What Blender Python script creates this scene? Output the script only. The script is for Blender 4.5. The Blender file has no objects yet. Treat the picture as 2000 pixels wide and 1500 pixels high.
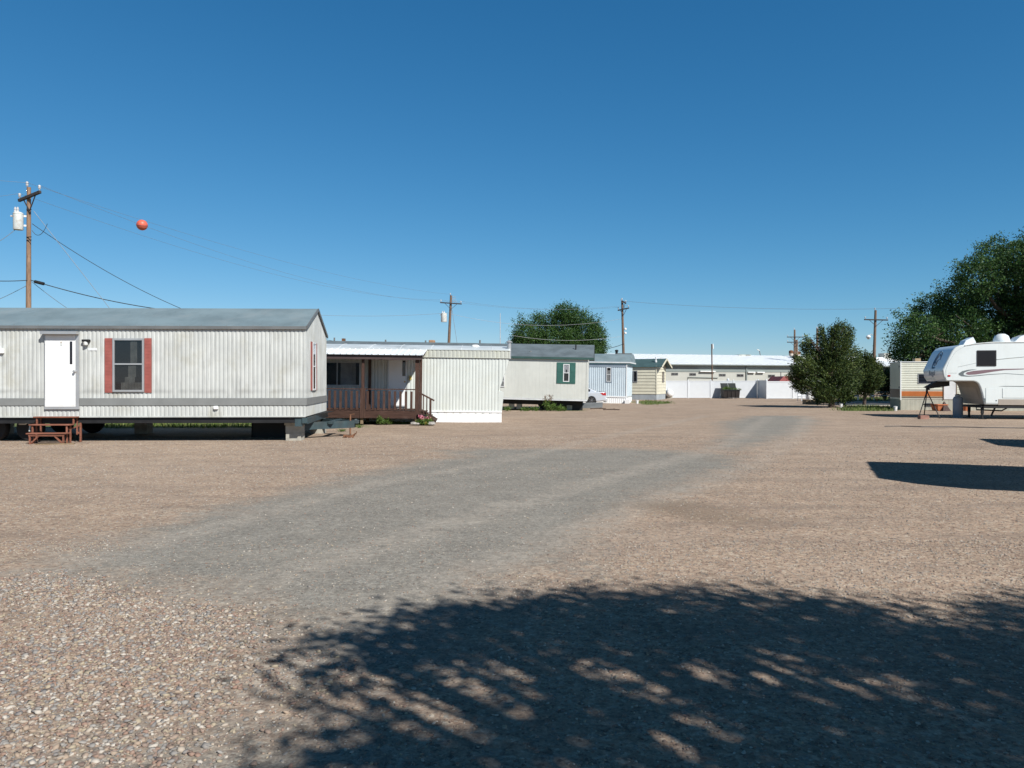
import bpy, bmesh, math, random
import numpy as np
from mathutils import Vector, Matrix
random.seed(7); rng = np.random.default_rng(11)
R = math.radians
sc = bpy.context.scene
COL = sc.collection
# ------------------------------------------------------------------ measuring the photograph
F, HOR, EYE = 1450.0, 747.0, 1.6          # focal length in photo pixels, horizon row, eye height
def P(px, py, D): return Vector(((px-1000)/F*D, D, EYE+(HOR-py)/F*D))
def depth(py): return EYE*F/(py-HOR)
def G(px, py):
    d = depth(py); return ((px-1000)/F*d, d)
c1 = lambda x, y: (x*.2267, 560+y*.2267)
c2 = lambda x, y: (340+x*.22, 570+y*.22)
c3 = lambda x, y: (580+x*.22, 640+y*.22)
c4 = lambda x, y: (960+x*.185, 640+y*.185)
c5 = lambda x, y: (1200+x*.2, 640+y*.2)
c6 = lambda x, y: (1520+x*.16, 600+y*.16)
c7 = lambda x, y: (1700+x*.16, 620+y*.16)
c8 = lambda x, y: (x*.2, 320+y*.2)
class Frame:
    """Local frame of a building: u to the right along its front, v into the depth, z up; k = how much it sinks per metre to the right."""
    def __init__(s, px, D, a, k=0.0):
        s.X, s.Y, s.a, s.k = (px-1000)/F*D, D, R(a), k
        s.ca, s.sa = math.cos(s.a), math.sin(s.a)
    def hit(s, px, py, v=0.0):
        dx, dz = (px-1000)/F, (HOR-py)/F
        t = (v + s.ca*s.Y - s.sa*s.X)/(s.ca - s.sa*dx)
        u = (t*dx-s.X)*s.ca + (t-s.Y)*s.sa
        return u, EYE+t*dz + s.k*u
    def u(s, px, v=0.0): return s.hit(px, HOR, v)[0]
    def z(s, px, py, v=0.0): return s.hit(px, py, v)[1]
    def hit_end(s, px, py, u0, sh=0.0):       # on the end wall u = u0 - sh*v
        dx, dz = (px-1000)/F, (HOR-py)/F
        # (t*dx-X)*ca+(t-Y)*sa = u0 - sh*v ; v = -(t*dx-X)*sa+(t-Y)*ca
        A = dx*s.ca+s.sa + sh*(-dx*s.sa+s.ca)
        B = -s.X*s.ca - s.Y*s.sa + sh*(s.X*s.sa - s.Y*s.ca)
        t = (u0-B)/A
        return -(t*dx-s.X)*s.sa+(t-s.Y)*s.ca, EYE+t*dz+s.k*u0
    def empty(s, *a, **kw):
        o = thing(*a, loc=(s.X, s.Y, 0), rz=s.a, **kw)
        if s.k: o.rotation_euler.y = math.atan(s.k)
        return o
# ------------------------------------------------------------------ objects
def tag(o, label=None, cat=None, group=None, kind=None):
    if label: o['label'] = label
    if cat: o['category'] = cat
    if group: o['group'] = group
    if kind: o['kind'] = kind
    return o
def thing(name, label, cat, loc=(0, 0, 0), rz=0.0, group=None):
    o = bpy.data.objects.new(name, None); COL.objects.link(o)
    o.empty_display_size = .3; o.location = loc; o.rotation_euler = (0, 0, rz)
    return tag(o, label, cat, group)
def copy_tree(o, parent=None):
    c = o.copy(); COL.objects.link(c); c.parent = parent
    for ch in list(o.children): copy_tree(ch, c)
    return c
class MB:
    def __init__(s): s.v, s.f = [], []
    def add(s, vs, fs):
        n = len(s.v); s.v += [tuple(p) for p in vs]; s.f += [tuple(i+n for i in f) for f in fs]; return s
    def box(s, x0, x1, y0, y1, z0, z1):
        x0, x1 = sorted((x0, x1)); y0, y1 = sorted((y0, y1)); z0, z1 = sorted((z0, z1))
        return s.add([(x0,y0,z0),(x1,y0,z0),(x1,y1,z0),(x0,y1,z0),(x0,y0,z1),(x1,y0,z1),(x1,y1,z1),(x0,y1,z1)],
                     [(0,3,2,1),(4,5,6,7),(0,1,5,4),(1,2,6,5),(2,3,7,6),(3,0,4,7)])
    def bar(s, p, q, w, h):
        """square bar from p to q"""
        p, q = Vector(p), Vector(q); d = (q-p).normalized()
        a = d.cross(Vector((0,0,1)))
        a = a.normalized() if a.length > 1e-3 else Vector((1,0,0))
        b = a.cross(d).normalized()
        vs = [c+a*i*w/2+b*j*h/2 for c in (p, q) for i, j in ((-1,-1),(1,-1),(1,1),(-1,1))]
        return s.add(vs, [(3,2,1,0),(4,5,6,7),(0,1,5,4),(1,2,6,5),(2,3,7,6),(3,0,4,7)])
    def prism(s, poly, y0, y1, axis='y', shear=0.0):
        """poly of (x, z) pulled along y (or (y, z) along x, (x, y) along z)"""
        n = len(poly)
        def pt(p, t, e):
            if axis == 'y': return (p[0]-shear*t, t, p[1])
            if axis == 'x': return (t, p[0], p[1])
            return (p[0], p[1], t)
        vs = [pt(p, y0, 0) for p in poly]+[pt(p, y1, 1) for p in poly]
        fs = [tuple(range(n)), tuple(range(2*n-1, n-1, -1))]
        fs += [(i, i+n, (i+1) % n+n, (i+1) % n) for i in range(n)]
        return s.add(vs, fs)
    def tube(s, pts, r, n=8, cap=True):
        pts = [Vector(p) for p in pts]; m = len(pts)
        rs = list(r) if hasattr(r, '__len__') else [r]*m
        vs, fs = [], []; a = None
        for i, p in enumerate(pts):
            d = (pts[min(i+1, m-1)]-pts[max(i-1, 0)])
            d = d.normalized() if d.length > 1e-9 else Vector((0,0,1))
            if a is None:
                a = d.cross(Vector((0,0,1)))
                if a.length < 1e-2: a = d.cross(Vector((1,0,0)))
            a = (a-d*a.dot(d)).normalized(); b = d.cross(a)
            for k in range(n):
                t = 2*math.pi*k/n
                vs.append(p+(a*math.cos(t)+b*math.sin(t))*rs[i])
        for i in range(m-1):
            for k in range(n):
                fs.append((i*n+k, i*n+(k+1) % n, (i+1)*n+(k+1) % n, (i+1)*n+k))
        if cap: fs += [tuple(range(n-1, -1, -1)), tuple(range((m-1)*n, m*n))]
        return s.add(vs, fs)
    def lathe(s, prof, c=(0,0,0), n=20, axis='z'):
        """prof: (radius, height) bottom to top"""
        vs, fs = [], []; m = len(prof)
        for r, h in prof:
            for k in range(n):
                t = 2*math.pi*k/n; x, y = r*math.cos(t), r*math.sin(t)
                q = (x, y, h) if axis == 'z' else ((h, x, y) if axis == 'x' else (y, h, x))
                vs.append((c[0]+q[0], c[1]+q[1], c[2]+q[2]))
        for i in range(m-1):
            for k in range(n):
                fs.append((i*n+k, i*n+(k+1) % n, (i+1)*n+(k+1) % n, (i+1)*n+k))
        fs += [tuple(range(n-1, -1, -1)), tuple(range((m-1)*n, m*n))]
        return s.add(vs, fs)
    def ribs(s, path, pitch, d, zb, zt, off=0.0):
        """vertical ribbed sheet along a straight line path=((x,y),(x,y)), outward to the right-hand side of travel; zb, zt may be functions of the distance"""
        (x0, y0), (x1, y1) = path; L = math.hypot(x1-x0, y1-y0); tx, ty = (x1-x0)/L, (y1-y0)/L; nx, ny = ty, -tx
        prof = [(0, 0), (.16, 1), (.62, 1), (.78, 0)]
        st = []
        k = 0
        while True:
            done = False
            for a, b in prof:
                t = (k+a)*pitch+off
                if t >= L: done = True; break
                if t >= 0: st.append((t, b*d))
            if done: break
            k += 1
        st = [(0, 0)]+[q for q in st if q[0] > 1e-4]+[(L, 0)]
        f = lambda z, t: z(t) if callable(z) else z
        vs, fs = [], []
        for t, o in st:
            x, y = x0+tx*t+nx*o, y0+ty*t+ny*o
            vs += [(x, y, f(zb, t)), (x, y, f(zt, t))]
        for i in range(len(st)-1): fs.append((2*i, 2*i+2, 2*i+3, 2*i+1))
        return s.add(vs, fs)
    def build(s, name, mat, parent=None, smooth=False, bevel=0, loc=None, seg=2, ang=35):
        me = bpy.data.meshes.new(name)
        me.from_pydata(s.v, [], s.f); me.validate()
        bm = bmesh.new(); bm.from_mesh(me); bmesh.ops.recalc_face_normals(bm, faces=bm.faces) if s.f and len(s.f) < 60000 else None
        bm.to_mesh(me); bm.free()
        o = bpy.data.objects.new(name, me); COL.objects.link(o)
        me.materials.append(mat)
        if smooth:
            for p in me.polygons: p.use_smooth = True
            me.set_sharp_from_angle(angle=R(40))
        if bevel:
            b = o.modifiers.new('bevel', 'BEVEL'); b.width = bevel; b.segments = seg; b.limit_method = 'ANGLE'; b.angle_limit = R(ang)
        if parent: o.parent = parent
        if loc: o.location = loc
        return o
def np_mesh(name, V, faces, mat, parent=None):
    """V (n,3), faces (m,k) with one k"""
    me = bpy.data.meshes.new(name); m, k = faces.shape
    me.vertices.add(len(V)); me.vertices.foreach_set('co', np.ascontiguousarray(V, dtype=np.float32).ravel())
    me.loops.add(m*k); me.loops.foreach_set('vertex_index', np.ascontiguousarray(faces, dtype=np.int32).ravel())
    me.polygons.add(m); me.polygons.foreach_set('loop_start', np.arange(0, m*k, k, dtype=np.int32))
    me.update(calc_edges=True); me.validate()
    o = bpy.data.objects.new(name, me); COL.objects.link(o); me.materials.append(mat)
    if parent: o.parent = parent
    return o
# ------------------------------------------------------------------ materials
def nodes(name):
    m = bpy.data.materials.new(name); m.use_nodes = True
    nt = m.node_tree; return m, nt.nodes, nt.links, nt.nodes['Principled BSDF']
def mixcol(N, L, a, b, fac, mode='MIX'):
    n = N.new('ShaderNodeMix'); n.data_type = 'RGBA'; n.blend_type = mode
    for sock, val in ((n.inputs[0], fac), (n.inputs[6], a), (n.inputs[7], b)):
        if hasattr(val, 'is_output'): L.new(val, sock)
        elif hasattr(val, '__len__'): sock.default_value = (*val[:3], 1)
        else: sock.default_value = val
    return n.outputs[2]
def noise(N, L, vec, scale, detail=4, rough=.55):
    n = N.new('ShaderNodeTexNoise'); n.inputs['Scale'].default_value = scale; n.inputs['Detail'].default_value = detail; n.inputs['Roughness'].default_value = rough
    L.new(vec, n.inputs['Vector']); return n.outputs['Fac']
def maprange(N, L, val, a, b, c=0.0, d=1.0, smooth=True):
    n = N.new('ShaderNodeMapRange'); n.interpolation_type = 'SMOOTHSTEP' if smooth else 'LINEAR'
    L.new(val, n.inputs[0]); n.inputs[1].default_value = a; n.inputs[2].default_value = b; n.inputs[3].default_value = c; n.inputs[4].default_value = d
    return n.outputs[0]
def math_(N, L, op, a, b=0.0):
    n = N.new('ShaderNodeMath'); n.operation = op
    for i, v in enumerate((a, b)):
        if hasattr(v, 'is_output'): L.new(v, n.inputs[i])
        else: n.inputs[i].default_value = v
    return n.outputs[0]
def M(name, col, rough=.6, metal=0.0, var=.12, vs=2.0, streak=0.0, dirt=None, dirt_amt=.5, dirt_scale=1.2, bump=0.0, bs=40, spec=.4, stretch=(1, 1, .12), coat=0.0, band=None):
    m, N, L, B = nodes(name)
    tc = N.new('ShaderNodeTexCoord').outputs['Object']
    f = noise(N, L, tc, vs, 5)
    lo, hi = [c*(1-var) for c in col], [min(1, c*(1+var)) for c in col]
    c = mixcol(N, L, lo, hi, maprange(N, L, f, .3, .7))
    if streak:
        mp = N.new('ShaderNodeMapping'); mp.inputs['Scale'].default_value = stretch; L.new(tc, mp.inputs[0])
        f2 = noise(N, L, mp.outputs[0], 9, 4)
        c = mixcol(N, L, c, [x*.55 for x in col], math_(N, L, 'MULTIPLY', maprange(N, L, f2, .5, .75), streak))
    if band:
        sx = N.new('ShaderNodeSeparateXYZ'); L.new(tc, sx.inputs[0])
        g = maprange(N, L, math_(N, L, 'ABSOLUTE', math_(N, L, 'SUBTRACT', sx.outputs[2], band[0])), 0, band[1], 1, 0)
        c = mixcol(N, L, c, [x*.6 for x in col], math_(N, L, 'MULTIPLY', math_(N, L, 'MULTIPLY', g, .6), maprange(N, L, noise(N, L, tc, 2.2, 5), .35, .6)))
    if dirt:
        f3 = noise(N, L, tc, dirt_scale, 6, .65)
        c = mixcol(N, L, c, dirt, math_(N, L, 'MULTIPLY', maprange(N, L, f3, .48, .72), dirt_amt))
    L.new(c, B.inputs['Base Color'])
    B.inputs['Roughness'].default_value = rough; B.inputs['Metallic'].default_value = metal
    B.inputs['Specular IOR Level'].default_value = spec
    if coat: B.inputs['Coat Weight'].default_value = coat; B.inputs['Coat Roughness'].default_value = .08
    if bump:
        b = N.new('ShaderNodeBump'); b.inputs['Strength'].default_value = bump; b.inputs['Distance'].default_value = .02
        L.new(noise(N, L, tc, bs, 4), b.inputs['Height']); L.new(b.outputs[0], B.inputs['Normal'])
    return m
def wood(name, col, rough=.75, axis=0):
    m, N, L, B = nodes(name)
    tc = N.new('ShaderNodeTexCoord').outputs['Object']
    mp = N.new('ShaderNodeMapping'); s = [14, 14, 14]; s[axis] = 1.2; mp.inputs['Scale'].default_value = s; L.new(tc, mp.inputs[0])
    f = noise(N, L, mp.outputs[0], 2.2, 6, .65); g = noise(N, L, tc, 1.7, 3)
    c = mixcol(N, L, [x*.6 for x in col], [min(1, x*1.35) for x in col], maprange(N, L, f, .25, .75))
    c = mixcol(N, L, c, [x*1.5+.02 for x in col], math_(N, L, 'MULTIPLY', maprange(N, L, g, .5, .75), .5))
    L.new(c, B.inputs['Base Color']); B.inputs['Roughness'].default_value = rough; B.inputs['Specular IOR Level'].default_value = .2
    return m
def glass(name, tint=.75, refl=.10):
    m, N, L, B = nodes(name); N.remove(B)
    m.use_transparent_shadow = True
    t = N.new('ShaderNodeBsdfTransparent'); t.inputs[0].default_value = (tint, tint, tint*1.02, 1)
    g = N.new('ShaderNodeBsdfGlossy'); g.inputs['Roughness'].default_value = .03; g.inputs[0].default_value = (.9, .93, .95, 1)
    lw = N.new('ShaderNodeLayerWeight'); lw.inputs[0].default_value = .5
    mx = N.new('ShaderNodeMixShader'); L.new(maprange(N, L, math_(N, L, 'POWER', lw.outputs['Facing'], 4.0), 0, 1, refl, .9, False), mx.inputs[0])
    L.new(t.outputs[0], mx.inputs[1]); L.new(g.outputs[0], mx.inputs[2]); L.new(mx.outputs[0], N['Material Output'].inputs[0])
    return m
def leafmat(name, cols, trans=.3, rough=.55, patch=.0):
    m, N, L, B = nodes(name)
    gi = N.new('ShaderNodeNewGeometry'); cr = N.new('ShaderNodeValToRGB')
    els = cr.color_ramp.elements
    while len(els) < len(cols): els.new(.5)
    for i, c in enumerate(cols): els[i].position = i/(len(cols)-1); els[i].color = (*c, 1)
    L.new(gi.outputs['Random Per Island'], cr.inputs[0])
    tc = N.new('ShaderNodeTexCoord').outputs['Object']
    f = noise(N, L, tc, .9, 3)
    c = mixcol(N, L, cr.outputs[0], [x*1.5 for x in cols[-1]], math_(N, L, 'MULTIPLY', maprange(N, L, f, .5, .7), .35))
    L.new(c, B.inputs['Base Color']); B.inputs['Roughness'].default_value = rough; B.inputs['Specular IOR Level'].default_value = .35
    t = N.new('ShaderNodeBsdfTranslucent'); L.new(c, t.inputs[0])
    mx = N.new('ShaderNodeMixShader'); mx.inputs[0].default_value = trans
    L.new(B.outputs[0], mx.inputs[1]); L.new(t.outputs[0], mx.inputs[2]); L.new(mx.outputs[0], N['Material Output'].inputs[0])
    return m

SX, SY = .70, .90            # the sun: metres of shade to the left and away from the camera per metre of height
mt = {}
mt['siding'] = M('weathered_siding', (.485,.495,.475), .5, var=.09, vs=1.3, streak=.55, dirt=(.34,.32,.24), dirt_amt=.45, dirt_scale=1.1, band=(1.36, .10), bump=.12, bs=2.5)
mt['grey_trim'] = M('grey_trim_paint', (.20,.205,.20), .55, var=.08)
mt['grey_roof'] = M('galvanised_roof', (.205,.268,.29), .5, metal=.2, var=.14, vs=.9, streak=.25, dirt=(.27,.31,.32), dirt_amt=.5, stretch=(1,.12,1))
mt['roof_edge'] = M('roof_edge_metal', (.16,.165,.165), .5, metal=.2)
mt['white'] = M('white_paint', (.80,.80,.79), .4, var=.02, dirt=(.62,.60,.55), dirt_amt=.3)
mt['white_metal'] = M('white_metal', (.68,.69,.69), .4, var=.05, dirt=(.45,.43,.38), dirt_amt=.35)
mt['alu'] = M('aluminium_frame', (.50,.50,.50), .38, metal=.55, var=.08)
mt['red_paint'] = M('faded_red_paint', (.30,.085,.07), .65, var=.12, vs=5, dirt=(.36,.16,.13), dirt_amt=.35)
mt['dark'] = M('dark_interior', (.018,.018,.02), .8)
mt['dim'] = M('dim_interior', (.06,.06,.062), .8)
mt['pane'] = glass('window_glass', .8, .035)
mt['slit'] = M('tinted_pane', (.012,.008,.014), .08, spec=.6)
mt['curtain'] = M('curtain_cloth', (.5,.51,.48), .9, var=.2, vs=3)
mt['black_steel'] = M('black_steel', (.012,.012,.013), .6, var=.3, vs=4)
mt['tongue'] = M('dark_teal_steel', (.038,.062,.070), .5, var=.2, vs=4, dirt=(.07,.05,.035), dirt_amt=.35)
mt['rust'] = M('rusty_steel', (.16,.075,.04), .8, var=.35, vs=12)
mt['block'] = M('concrete_block', (.36,.34,.29), .9, var=.15, vs=6, bump=.4)
mt['red_wood'] = wood('red_stained_wood', (.21,.085,.055))
mt['brown_wood'] = wood('brown_stained_wood', (.060,.032,.024))
mt['brown_wood_v'] = wood('brown_stained_post', (.066,.036,.027), axis=2)
mt['porch_fascia'] = M('brown_fascia_paint', (.055,.036,.034), .6, var=.15)
mt['raw_wood'] = wood('raw_lumber', (.22,.16,.10), axis=2)
mt['white_rib'] = M('white_ribbed_siding', (.55,.575,.545), .5, var=.04, vs=1.5, streak=.12, dirt=(.55,.55,.47), dirt_amt=.35)
mt['moss_band'] = M('stained_roof_band', (.45,.46,.41), .6, var=.08, vs=2, dirt=(.36,.35,.22), dirt_amt=.7, dirt_scale=2.0)
mt['silver_roof'] = M('silver_coated_roof', (.58,.62,.63), .4, metal=.15, var=.1, vs=1.2, dirt=(.34,.37,.38), dirt_amt=.7, dirt_scale=.9)
mt['white_roof'] = M('white_metal_roof', (.82,.84,.85), .35, var=.04, vs=1, dirt=(.62,.64,.64), dirt_amt=.3)
mt['cream'] = M('cream_panel_siding', (.55,.555,.51), .6, var=.05, vs=1.2, streak=.12)
mt['green_trim'] = M('green_trim_paint', (.035,.115,.095), .55, var=.12, vs=3)
mt['green_dark'] = M('dark_green_paint', (.035,.08,.07), .55, var=.1)
mt['slate_roof'] = M('slate_grey_roof', (.105,.13,.145), .75, var=.18, vs=1.4, streak=.15, stretch=(1,.15,1))
mt['blue_siding'] = M('pale_blue_siding', (.52,.595,.64), .5, var=.05, vs=1.2, streak=.1)
mt['blue_trim'] = M('blue_grey_trim', (.25,.30,.35), .55, var=.1)
mt['yellow_siding'] = M('cream_yellow_siding', (.60,.57,.45), .6, var=.06, vs=1.4)
mt['grey_skirt'] = M('blue_grey_skirting', (.31,.34,.36), .7, var=.1)
mt['green_roof'] = M('dark_green_roof', (.045,.085,.09), .65, var=.14, vs=2)
mt['vinyl'] = M('white_vinyl', (.62,.64,.66), .3, var=.015)
mt['ware_low'] = M('warehouse_wall', (.40,.40,.36), .7, var=.05, vs=.5, streak=.1)
mt['ware_top'] = M('warehouse_band', (.20,.23,.22), .7, var=.05, vs=.5)
mt['bin_body'] = M('brown_black_steel', (.017,.013,.012), .6, var=.2, vs=3)
mt['bin_lid'] = M('slate_plastic_lid', (.018,.024,.026), .55, var=.15)
mt['car_paint'] = M('silver_car_paint', (.60,.64,.69), .25, metal=.3, var=.02, coat=.8)
mt['rubber'] = M('tyre_rubber', (.018,.018,.019), .85)
mt['chrome'] = M('bright_alloy', (.6,.6,.62), .25, metal=.9)
mt['tail_red'] = M('red_lens', (.45,.02,.025), .15, coat=.6)
mt['car_glass'] = M('dark_car_glass', (.012,.011,.013), .16, spec=.35)
mt['pole'] = wood('weathered_pole', (.16,.105,.075), axis=2)
mt['pole_near'] = wood('tan_treated_pole', (.25,.155,.10), axis=2)
mt['arm'] = wood('dark_crossarm', (.045,.04,.04))
mt['insul'] = M('glazed_insulator', (.45,.45,.46), .3)
mt['insul_dark'] = M('dark_insulator', (.10,.06,.05), .35)
mt['can'] = M('transformer_grey', (.58,.60,.58), .5, var=.06, dirt=(.30,.17,.08), dirt_amt=.55, dirt_scale=6)
mt['wire'] = M('dark_cable', (.03,.035,.04), .6)
mt['wire_alu'] = M('aluminium_cable', (.22,.24,.26), .5, metal=.3)
mt['ball'] = M('faded_orange_plastic', (.62,.12,.075), .45, var=.08, vs=4)
mt['rv'] = M('white_gelcoat', (.68,.72,.71), .28, var=.03, vs=.8, streak=.10, spec=.5, coat=.3, dirt=(.5,.5,.46), dirt_amt=.22, dirt_scale=.7)
mt['rv_cap'] = M('white_cap_gelcoat', (.70,.74,.76), .22, var=.02, coat=.4)
mt['rv_beige'] = M('beige_lower_panel', (.36,.31,.26), .5, var=.05)
mt['rv_under'] = M('beige_underbelly', (.33,.29,.24), .6, var=.08)
mt['decal_grey'] = M('grey_decal', (.13,.15,.155), .4, var=.03)
mt['decal_maroon'] = M('maroon_decal', (.20,.13,.145), .4, var=.03)
mt['decal_light'] = M('pale_grey_decal', (.46,.49,.48), .4, var=.03)
mt['decal_blue'] = M('blue_grey_decal', (.14,.20,.27), .4, var=.03)
mt['tr_ivory'] = M('ivory_aluminium', (.66,.66,.56), .42, var=.05, streak=.1)
mt['orange'] = M('orange_stripe_paint', (.42,.125,.03), .5, var=.1)
mt['tan_stripe'] = M('tan_stripe_paint', (.34,.25,.15), .5, var=.08)
mt['brown_stripe'] = M('brown_stripe_paint', (.15,.10,.075), .5)
mt['skirt'] = M('beige_skirting', (.40,.39,.32), .7, var=.08, streak=.15)
mt['terracotta'] = M('terracotta', (.42,.14,.06), .8, var=.12, vs=5)
mt['pink_wood'] = wood('reddish_timber', (.26,.14,.11))
mt['drape'] = M('dim_drape_cloth', (.13,.135,.12), .9, var=.25, vs=5)
mt['brick'] = M('dark_brick', (.07,.045,.04), .9, var=.3, vs=14)
mt['propane'] = M('grey_blue_tank_paint', (.24,.29,.34), .4, var=.06)
mt['brass'] = M('brass', (.45,.30,.12), .35, metal=.8)
mt['bark'] = M('bark', (.09,.065,.05), .9, var=.35, vs=8, bump=.6)
mt['leaf_elm'] = leafmat('elm_leaves', [(.012,.036,.010),(.034,.088,.018),(.085,.155,.03)])
mt['leaf_big'] = leafmat('broad_leaves', [(.010,.034,.012),(.028,.078,.018),(.095,.17,.04)], .28)
mt['leaf_con'] = leafmat('juniper_sprays', [(.014,.034,.010),(.036,.066,.014),(.105,.135,.028)], .2, .65)
mt['leaf_near'] = leafmat('shade_tree_leaves', [(.03,.08,.02),(.05,.12,.03)])
mt['leaf_weed'] = leafmat('weed_leaves', [(.05,.11,.02),(.10,.18,.03),(.15,.20,.05)])
mt['leaf_rust'] = leafmat('rusty_seed_heads', [(.16,.07,.03),(.22,.12,.05)])
mt['leaf_dark'] = leafmat('dark_hedge_leaves', [(.016,.035,.010),(.03,.06,.018),(.05,.085,.025)])
mt['petal_pink'] = leafmat('pink_petals', [(.55,.12,.20),(.75,.28,.38),(.8,.5,.55)])
mt['petal_yellow'] = leafmat('yellow_petals', [(.75,.55,.06),(.85,.7,.3)])
mt['asphalt'] = M('asphalt', (.06,.06,.065), .9, var=.2, vs=3)
mt['curb'] = M('pale_concrete', (.48,.45,.40), .9, var=.1)
mt['red_roof'] = M('red_metal_roof', (.30,.085,.08), .6, var=.08)
mt['brown_wall'] = M('tan_brown_wall', (.34,.20,.12), .8, var=.08)
mt['silo'] = M('pale_tank_steel', (.55,.50,.44), .5, var=.1, dirt=(.3,.16,.09), dirt_amt=.5, dirt_scale=.4)
mt['blue_bench'] = M('pale_blue_paint', (.30,.40,.46), .6, var=.1)
mt['stone'] = M('grey_stone', (.28,.26,.24), .9, var=.25, vs=9)
mt['gold'] = M('yellow_glass_lamp', (.6,.45,.12), .3)
# ------------------------------------------------------------------ ground
ROAD = [(0,1138),(120,1092),(300,1030),(450,985),(640,945),(760,915),(900,892),(868,880),(960,877),(1150,876),(1330,880),(1430,890),(1445,912),(1350,948),(1250,985),(1160,1030),(1100,1090),(1000,1150),(900,1210),(790,1290),(660,1320),(560,1255),(420,1195),(280,1148),(130,1130)]
ROAD2 = [(1405,828),(1470,812),(1560,812),(1592,822),(1560,840),(1500,862),(1440,880),(1400,872),(1430,846)]
ROAD3 = [(0,1500),(60,1480),(200,1478),(330,1485),(470,1450),(560,1420),(900,1500),(700,1590),(0,1600)]
COARSE = [(-60,1150),(110,1138),(280,1152),(420,1198),(545,1270),(620,1340),(560,1400),(470,1435),(330,1470),(150,1480),(-60,1490)]
BROWN = [(1235,983),(1330,978),(1425,990),(1560,1010),(1420,1030),(1250,1010)]
def poly_sd(xy, poly):
    """signed distance to a ground polygon, positive inside"""
    p = np.array(poly); d = np.full(len(xy), 1e9); ins = np.zeros(len(xy), bool)
    for i in range(len(p)):
        a, b = p[i], p[(i+1) % len(p)]; e = b-a; w = xy-a
        t = np.clip((w@e)/(e@e), 0, 1); d = np.minimum(d, np.hypot(*(w-t[:, None]*e).T))
        c = ((a[1] > xy[:, 1]) != (b[1] > xy[:, 1]))
        with np.errstate(divide='ignore', invalid='ignore'):
            ins ^= c & (xy[:, 0] < (b[0]-a[0])*(xy[:, 1]-a[1])/(b[1]-a[1])+a[0])
    return np.where(ins, d, -d)
gp = lambda poly: [G(*q) for q in poly]
GRASS_POLYS = [[(-30,25.6),(-5.4,26.2),(-5.8,33),(-7,40),(-30,42)],
               gp([(1632,803),(1745,803),(1748,796),(1660,793)]), gp([(1650,783),(1750,783),(1750,776),(1640,777)]),
               gp([(1236,786),(1262,791),(1310,788),(1312,785),(1260,783)]), gp([(985,801),(1140,803),(1135,797),(990,795)]),
               gp([(690,826),(800,829),(815,824),(700,821)]), [(28,46),(40,44),(40,60),(26,60)]]
def fans(v0, step, far, n):
    return v0+step*np.cumsum(np.geomspace(1, far, n))
xs = np.concatenate([-fans(26, .6, 600, 26)[::-1], np.arange(-26, 34.01, .22), fans(34, .6, 600, 26)])
ys = np.concatenate([[-2500, -600, -150, -40, -12], np.arange(-4, 20, .18), np.arange(20, 105, .5), fans(105, 2, 300, 22)])
gx, gy = np.meshgrid(xs, ys); xy = np.stack([gx.ravel(), gy.ravel()], 1)
V = np.concatenate([xy, np.zeros((len(xy), 1))], 1)
nx, ny = len(xs), len(ys); ii = np.arange(nx*ny).reshape(ny, nx)
FQ = np.stack([ii[:-1, :-1], ii[:-1, 1:], ii[1:, 1:], ii[1:, :-1]], -1).reshape(-1, 4)
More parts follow.
